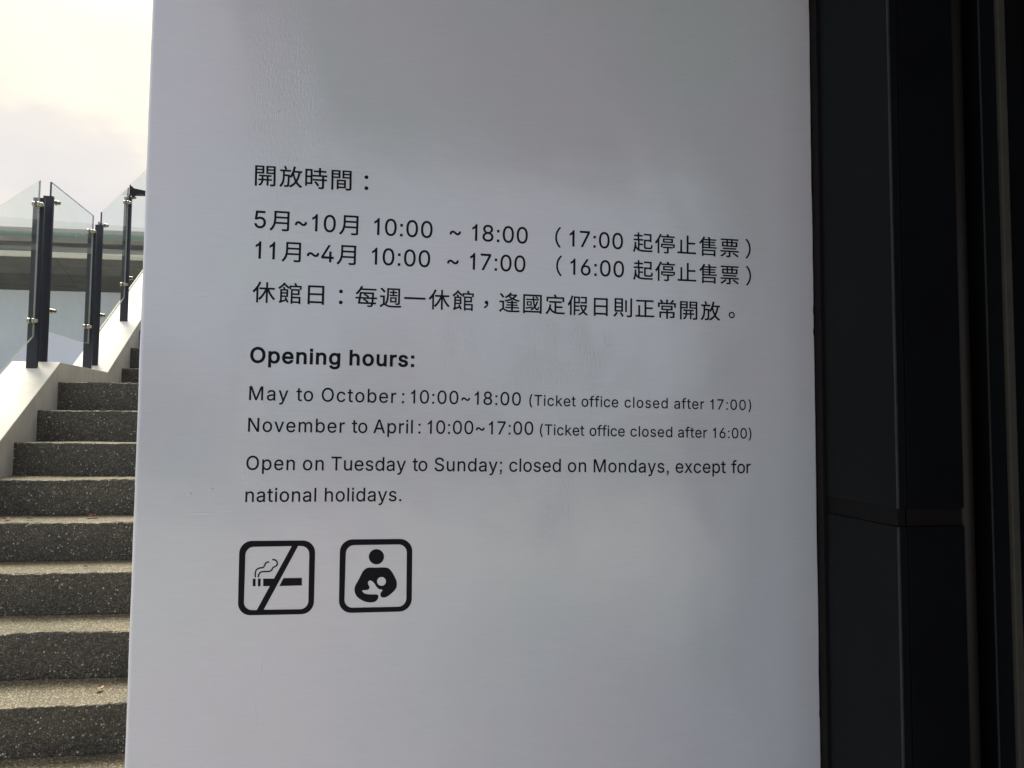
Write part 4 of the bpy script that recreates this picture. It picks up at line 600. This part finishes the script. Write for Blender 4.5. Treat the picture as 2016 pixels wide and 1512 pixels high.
# ---------------------------------------------------------------- stairs
SY = -.03823595
S = Vector((math.cos(SY), math.sin(SY), 0)); D = Vector((-math.sin(SY), math.cos(SY), 0)); U = Vector((0, 0, 1))
D2 = Vector((-.04812993, .99884108, 0)); Nn = Vector((.99884108, .04812993, 0)); N0 = -1.6411966
def P2(off, d, z):            # parapet frame: off to the left of the inner face, d along, z relative to the eye
    return D2 * d + Nn * (N0 - off) + U * (z + EYE)
RISE, TREAD, Z0, H0 = .165, .262907, 4.750934, .392774
def s_left(dep): return -2.036 - .0866 * (dep - 4.488)
stairs = thing('staircase', 'outdoor stairs of dark exposed aggregate climbing left of the white wall', 'stairs', (-1.4, 3, 0))
def step_mesh(dn, db, zt, zb, sr, seed, sl0=None):
    """riser from zb to zt at depth dn, tread back to db; rough grid"""
    c = .012
    nx = int((sr - s_left(dn) + .03) / c); path = []
    nr = max(3, int((zt - zb) / c)); nd = max(3, int((db - dn) / c))
    r = .006
    for i in range(nr + 1): path.append((dn, zb + (zt - r - zb) * i / nr, 0))
    path.append((dn + r * .3, zt - r * .3, 1))
    for i in range(nd + 1): path.append((dn + r + (db + .02 - dn - r) * i / nd, zt, 2))
    V, F = [], []; m_ = len(path)
    for j in range(nx + 1):
        for (d, z, k) in path:
            s = s_left(d) - .03 + (sr - s_left(dn) + .03) * j / nx
            p = Vector((s * 1.0, d, z))
            q = Vector((s * 42, d * 42, z * 42 + seed * 7)); q2 = Vector((s * 5, d * 5, z * 5 + seed * 3))
            a = noise.noise(q) * .0017 + noise.noise(q * 2.1) * .0012 + noise.noise(q2) * .0035
            dd, dz = (a, 0) if k == 0 else ((a * .7, a * .7) if k == 1 else (0, a))
            if k == 1: dd += abs(noise.noise(q * .7)) * .003; dz -= abs(noise.noise(q * .7 + Vector((4, 4, 4)))) * .003
            V.append(S * s + D * (d + dd) + U * (z + dz + EYE))
    for j in range(nx):
        for i in range(m_ - 1):
            F.append((j * m_ + i, j * m_ + i + 1, (j + 1) * m_ + i + 1, (j + 1) * m_ + i))
    # close the block underneath
    k = len(V)
    for j in (0, nx):
        for (d, z) in ((db + .02, zb - .05), (dn + .03, zb - .05)):
            s = s_left(d) - .03 if j == 0 else sr
            V.append(S * s + D * d + U * (z + EYE))
    L = [i for i in range(m_)]; Rr = [nx * m_ + i for i in range(m_)]
    F.append(tuple([k + 1] + L + [k])); F.append(tuple([k + 2] + Rr[::-1] + [k + 3]))
    F.append((k, k + 2, k + 3, k + 1)); F.append((k, Rr[-1], k + 2) if False else (L[-1], Rr[-1], k + 2, k))
    F.append((L[0], k + 1, k + 3, Rr[0]))
    return V, F
SR = -.46
noses = [(k, Z0 - k * TREAD, H0 - k * RISE) for k in range(1, 12)]
for (k, dn, zt) in noses:
    db = 5.70 if k == 1 else dn + TREAD
    if zt + EYE < -.02 : continue
    V, F = step_mesh(dn, db, zt, zt - RISE + .002, SR if dn > 1.9 else -.46, k)
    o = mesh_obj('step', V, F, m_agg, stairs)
    if k == 1: o['label'] = 'middle landing slab between the two flights'
dep = [5.65, 5.84, 6.06, 6.30, 6.54, 6.78, 7.02]
for i, dn in enumerate(dep):
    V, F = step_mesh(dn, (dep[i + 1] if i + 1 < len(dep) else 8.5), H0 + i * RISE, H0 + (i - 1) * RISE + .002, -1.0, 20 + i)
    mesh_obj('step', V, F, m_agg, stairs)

# parapet: polygon in (d, z), inner face to the right
par = thing('stair_parapet', 'white painted stepped-slope parapet wall along the left side of the stairs', 'parapet wall', (-2.1, 3, 0))
K = .6216
prof = [(1.75, .342 - K * (4.67 - 1.75)), (4.67, .342), (5.507, .342), (7.7, .342 + K * (7.7 - 5.507)), (9.5, .342 + K * (7.7 - 5.507))]
poly = [P2(0.002, d, z) for d, z in prof] + [P2(0.002, 9.5, -1.6), P2(0.002, 1.75, -1.6)]
V, F = prism(poly, Nn * -.248)
o = mesh_obj('parapet_body', V, F, m_white, par); bevel(o, .004, 2)
o.data.materials.append(m_dirty)
for p_ in o.data.polygons:
    if p_.normal.dot(Nn) > .95: p_.material_index = 1

# ---------------------------------------------------------------- glass balustrade
bal = thing('glass_balustrade', 'clear glass balustrade on dark metal posts standing on the white stair parapet', 'balustrade', (-2.0, 4.7, 1.9))
def cap_z(d):
    return .342 - K * (4.67 - d) if d < 4.67 else (.342 if d < 5.507 else .342 + K * (d - 5.507))
POST = [(4.600, .097, .153, 1.270), (4.700, .088, .141, 1.312), (5.470, .098, .150, 1.307), (5.585, .094, .143, 1.378), (6.218, .092, .146, 1.768)]
for d, o0, o1, zt in POST:
    dz = .022
    zb = cap_z(d) - .03
    V, F = prism([P2(o0, d, zb), P2(o1, d, zb), P2(o1, d + dz, zb), P2(o0, d + dz, zb)], U * (zt - zb))
    o = mesh_obj('post', V, F, m_post, bal); bevel(o, .003)
GO = .110     # glass plane offset
def pane(d0, d1, zt0, zt1, zb0, zb1, off=GO):
    tk = .010
    poly = [P2(off, d0, zb0), P2(off, d1, zb1), P2(off, d1, zt1), P2(off, d0, zt0)]
    V, F = prism(poly, Nn * -tk); o = mesh_obj('glass_panel', V, F, m_glass, bal)
    o.data.materials.append(m_edge); o.data.materials.append(m_edge2)
    for p_ in o.data.polygons:
        if abs(p_.normal.dot(Nn)) < .5: p_.material_index = 1 if p_.normal.dot(D2) < -.9 else 2  # shaded and lit copies of one glass edge, picked by facing
    return o
pane(3.35, 4.580, 1.365 - K * 1.23, 1.365, .478 - K * 1.23, .478)
pane(4.735, 5.455, 1.404, 1.404, .530, .530)
pane(5.615, 6.205, 1.475, 1.475 + K * .59, .605, .605 + K * .59)
pane(6.252, 7.4, 1.876, 1.876 + K * 1.148, 1.0, 1.0 + K * 1.148)
def clamp_(d, z, dp):
    v = join(cyl(P2(GO - .010, d, z), P2(GO - .001, d, z), .0155, 20), cyl(P2(GO - .026, d, z), P2(GO - .0105, d, z), .0115, 16, .0125),
             cyl(P2(GO - .030, d, z), P2(GO - .0265, d, z), .009, 16), cyl(P2(GO + .0115, d, z), P2(GO + .024, d, z), .0155, 20),
             prism([P2(GO + .014, d, z - .011), P2(GO + .014, dp, z - .011), P2(GO + .014, dp, z + .011), P2(GO + .014, d, z + .011)], Nn * -.010))
    mesh_obj('glass_clamp', v[0], v[1], m_steel, bal)
for d, z, dp in ((4.550, 1.217, 4.599), (4.550, .560, 4.599), (4.790, 1.297, 4.723), (4.790, .650, 4.723), (5.410, 1.286, 5.469), (5.410, .639, 5.469), (5.660, 1.393, 5.608), (5.660, .751, 5.608),
                 (6.170, 1.710, 6.217), (6.170, 1.065, 6.217), (6.295, 1.788, 6.241), (6.295, 1.140, 6.241)):
    clamp_(d, z, dp)
# dark bracket arm carried above the glass, beyond the last visible post
arm = [(0, 1.862), (.012, 1.862), (.030, 1.845), (.13, 1.829), (.13, 1.802), (.03, 1.797), (.006, 1.790), (0, 1.795)]
poly = [P2(.112 - u, 6.235, z) for u, z in arm]
V, F = prism(poly, D2 * .05); o = mesh_obj('bracket_arm', V, F, m_bar, bal, 'short black tapered bracket arm at the top of the glass'); bevel(o, .0015)

# ---------------------------------------------------------------- far building with the big overhang
far = thing('terrace_building', 'white building with a wide brown soffit overhang and pale green glass parapet behind the balustrade', 'building', (-5, 15, 0))
def Bx(name, s0, s1, d0, d1, z0, z1, mt, label=None, bv=0, par_=None):
    poly = [S * s0 + D * d0 + U * (z0 + EYE), S * s1 + D * d0 + U * (z0 + EYE), S * s1 + D * d1 + U * (z0 + EYE), S * s0 + D * d1 + U * (z0 + EYE)]
    V, F = prism(poly, U * (z1 - z0)); o = mesh_obj(name, V, F, mt, par_ or far, label)
    if bv: bevel(o, bv)
    return o
SL, SRR = -15.6, 4.4
Bx('wall', SL, SRR, 13.0, 19, -1.58, 2.40, m_far_wall)
d_edges = [12.056, 12.31, 12.50, 12.69, 12.85, 12.998]
def zs_(d): return 2.522 - (d - 12.05) * .376
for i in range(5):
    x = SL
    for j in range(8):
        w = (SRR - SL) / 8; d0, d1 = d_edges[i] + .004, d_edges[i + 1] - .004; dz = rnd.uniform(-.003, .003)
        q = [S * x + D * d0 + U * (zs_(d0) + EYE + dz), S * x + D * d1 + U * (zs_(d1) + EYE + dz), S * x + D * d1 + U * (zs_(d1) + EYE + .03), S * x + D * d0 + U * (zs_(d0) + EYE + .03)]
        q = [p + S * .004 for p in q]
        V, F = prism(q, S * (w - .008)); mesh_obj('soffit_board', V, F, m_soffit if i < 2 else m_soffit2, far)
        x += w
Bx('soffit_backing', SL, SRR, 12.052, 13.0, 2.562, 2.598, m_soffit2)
Bx('fascia', SL, SRR, 12.0, 12.05, 2.520, 2.604, m_fascia, bv=.008)
Bx('recess_wall', SL, SRR, 12.42, 12.6, 2.600, 2.775, m_far_recess)
Bx('roof_slab', SL, SRR, 12.12, 16, 2.778, 2.862, m_slab, bv=.01)
x = SL
while x < SRR:
    Bx('parapet_glass', x + .01, x + 1.45, 12.20, 12.215, 2.864, 2.955, m_far_glass)
    x += 1.46
Bx('parapet_coping', SL, SRR, 12.26, 12.34, 2.865, 3.035, plain('pale_coping', (.50, .47, .43), .6, .06, 3))

poly = [S * SL + D * 8.8 + U * (EYE + .50), S * SRR + D * 8.8 + U * (EYE + .50), S * SRR + D * 12.99 + U * (EYE + .50), S * SL + D * 12.99 + U * (EYE + .50)]
V, F = prism(poly, U * .05); o = mesh_obj('added_bounce_terrace', V, F, m_concrete); o['kind'] = 'structure'  # hidden pale slab added to bounce light onto the far wall

# ---------------------------------------------------------------- dry leaves on the treads
def leaf(s, d, z, size, mt, label, ang, seed):
    r_ = random.Random(seed); V, F = [], []; n_ = 14
    c = S * s + D * d + U * (z + EYE + .006)
    for layer in (0, .0012):
        for i in range(n_):
            a = 2 * math.pi * i / n_; rr_ = size * (.55 + .45 * abs(math.cos(a))) * (1 + .35 * r_.uniform(-1, 1) * (layer == 0)) if layer == 0 else None
            if layer == 0:
                curl = size * (.35 * math.sin(a * 2 + seed) + .25 * r_.random())
                V.append(c + Vector((math.cos(a + ang) * rr_, math.sin(a + ang) * rr_, abs(curl))))
            else:
                V.append(V[i] + Vector((0, 0, layer)))
    V.append(c + Vector((0, 0, .001))); V.append(c + Vector((0, 0, .0025)))
    for i in range(n_):
        j = (i + 1) % n_
        F += [(i, j, 2 * n_), (n_ + j, n_ + i, 2 * n_ + 1), (i, i + n_, j + n_, j)]
    o = mesh_obj('dry_leaf', [v_ for v_ in V], F, mt); tag(o, label, 'leaf', 'dry leaves lying on the stair treads')
leaf(-1.454, 3.57, H0 - 5 * RISE + .004, .022, m_leaf_red, 'curled red-brown leaf nearest the middle of the fifth tread', .3, 1)
leaf(-1.081, 2.77, H0 - 8 * RISE, .013, m_leaf_tan, 'small pale tan leaf on the lowest fully visible tread', 1.2, 2)
leaf(-1.780, 3.51, H0 - 5 * RISE, .016, m_leaf_red, 'reddish leaf at the left picture edge on the same tread as a dark twiggy one', 2.0, 3)
leaf(-1.694, 3.525, H0 - 5 * RISE, .014, m_leaf_dark, 'flat dark leaf just right of the reddish leaf at the picture edge', .1, 4)
leaf(-1.345, 3.26, H0 - 6 * RISE, .008, m_leaf_dark, 'tiny dark brown leaf on the tread above the pale tan leaf', .8, 5)
leaf(-1.91, 3.875, H0 - 4 * RISE, .010, m_leaf_red, 'small rust leaf beside the white parapet foot', .5, 6)
leaf(-1.645, 3.74, H0 - 4 * RISE, .009, m_leaf_red, 'thin rust leaf in the middle of the tread level with the parapet foot', 1.9, 7)
leaf(-1.44, 3.80, H0 - 4 * RISE, .008, m_leaf_red, 'small rust leaf close to the white wall on the tread', 2.6, 8)
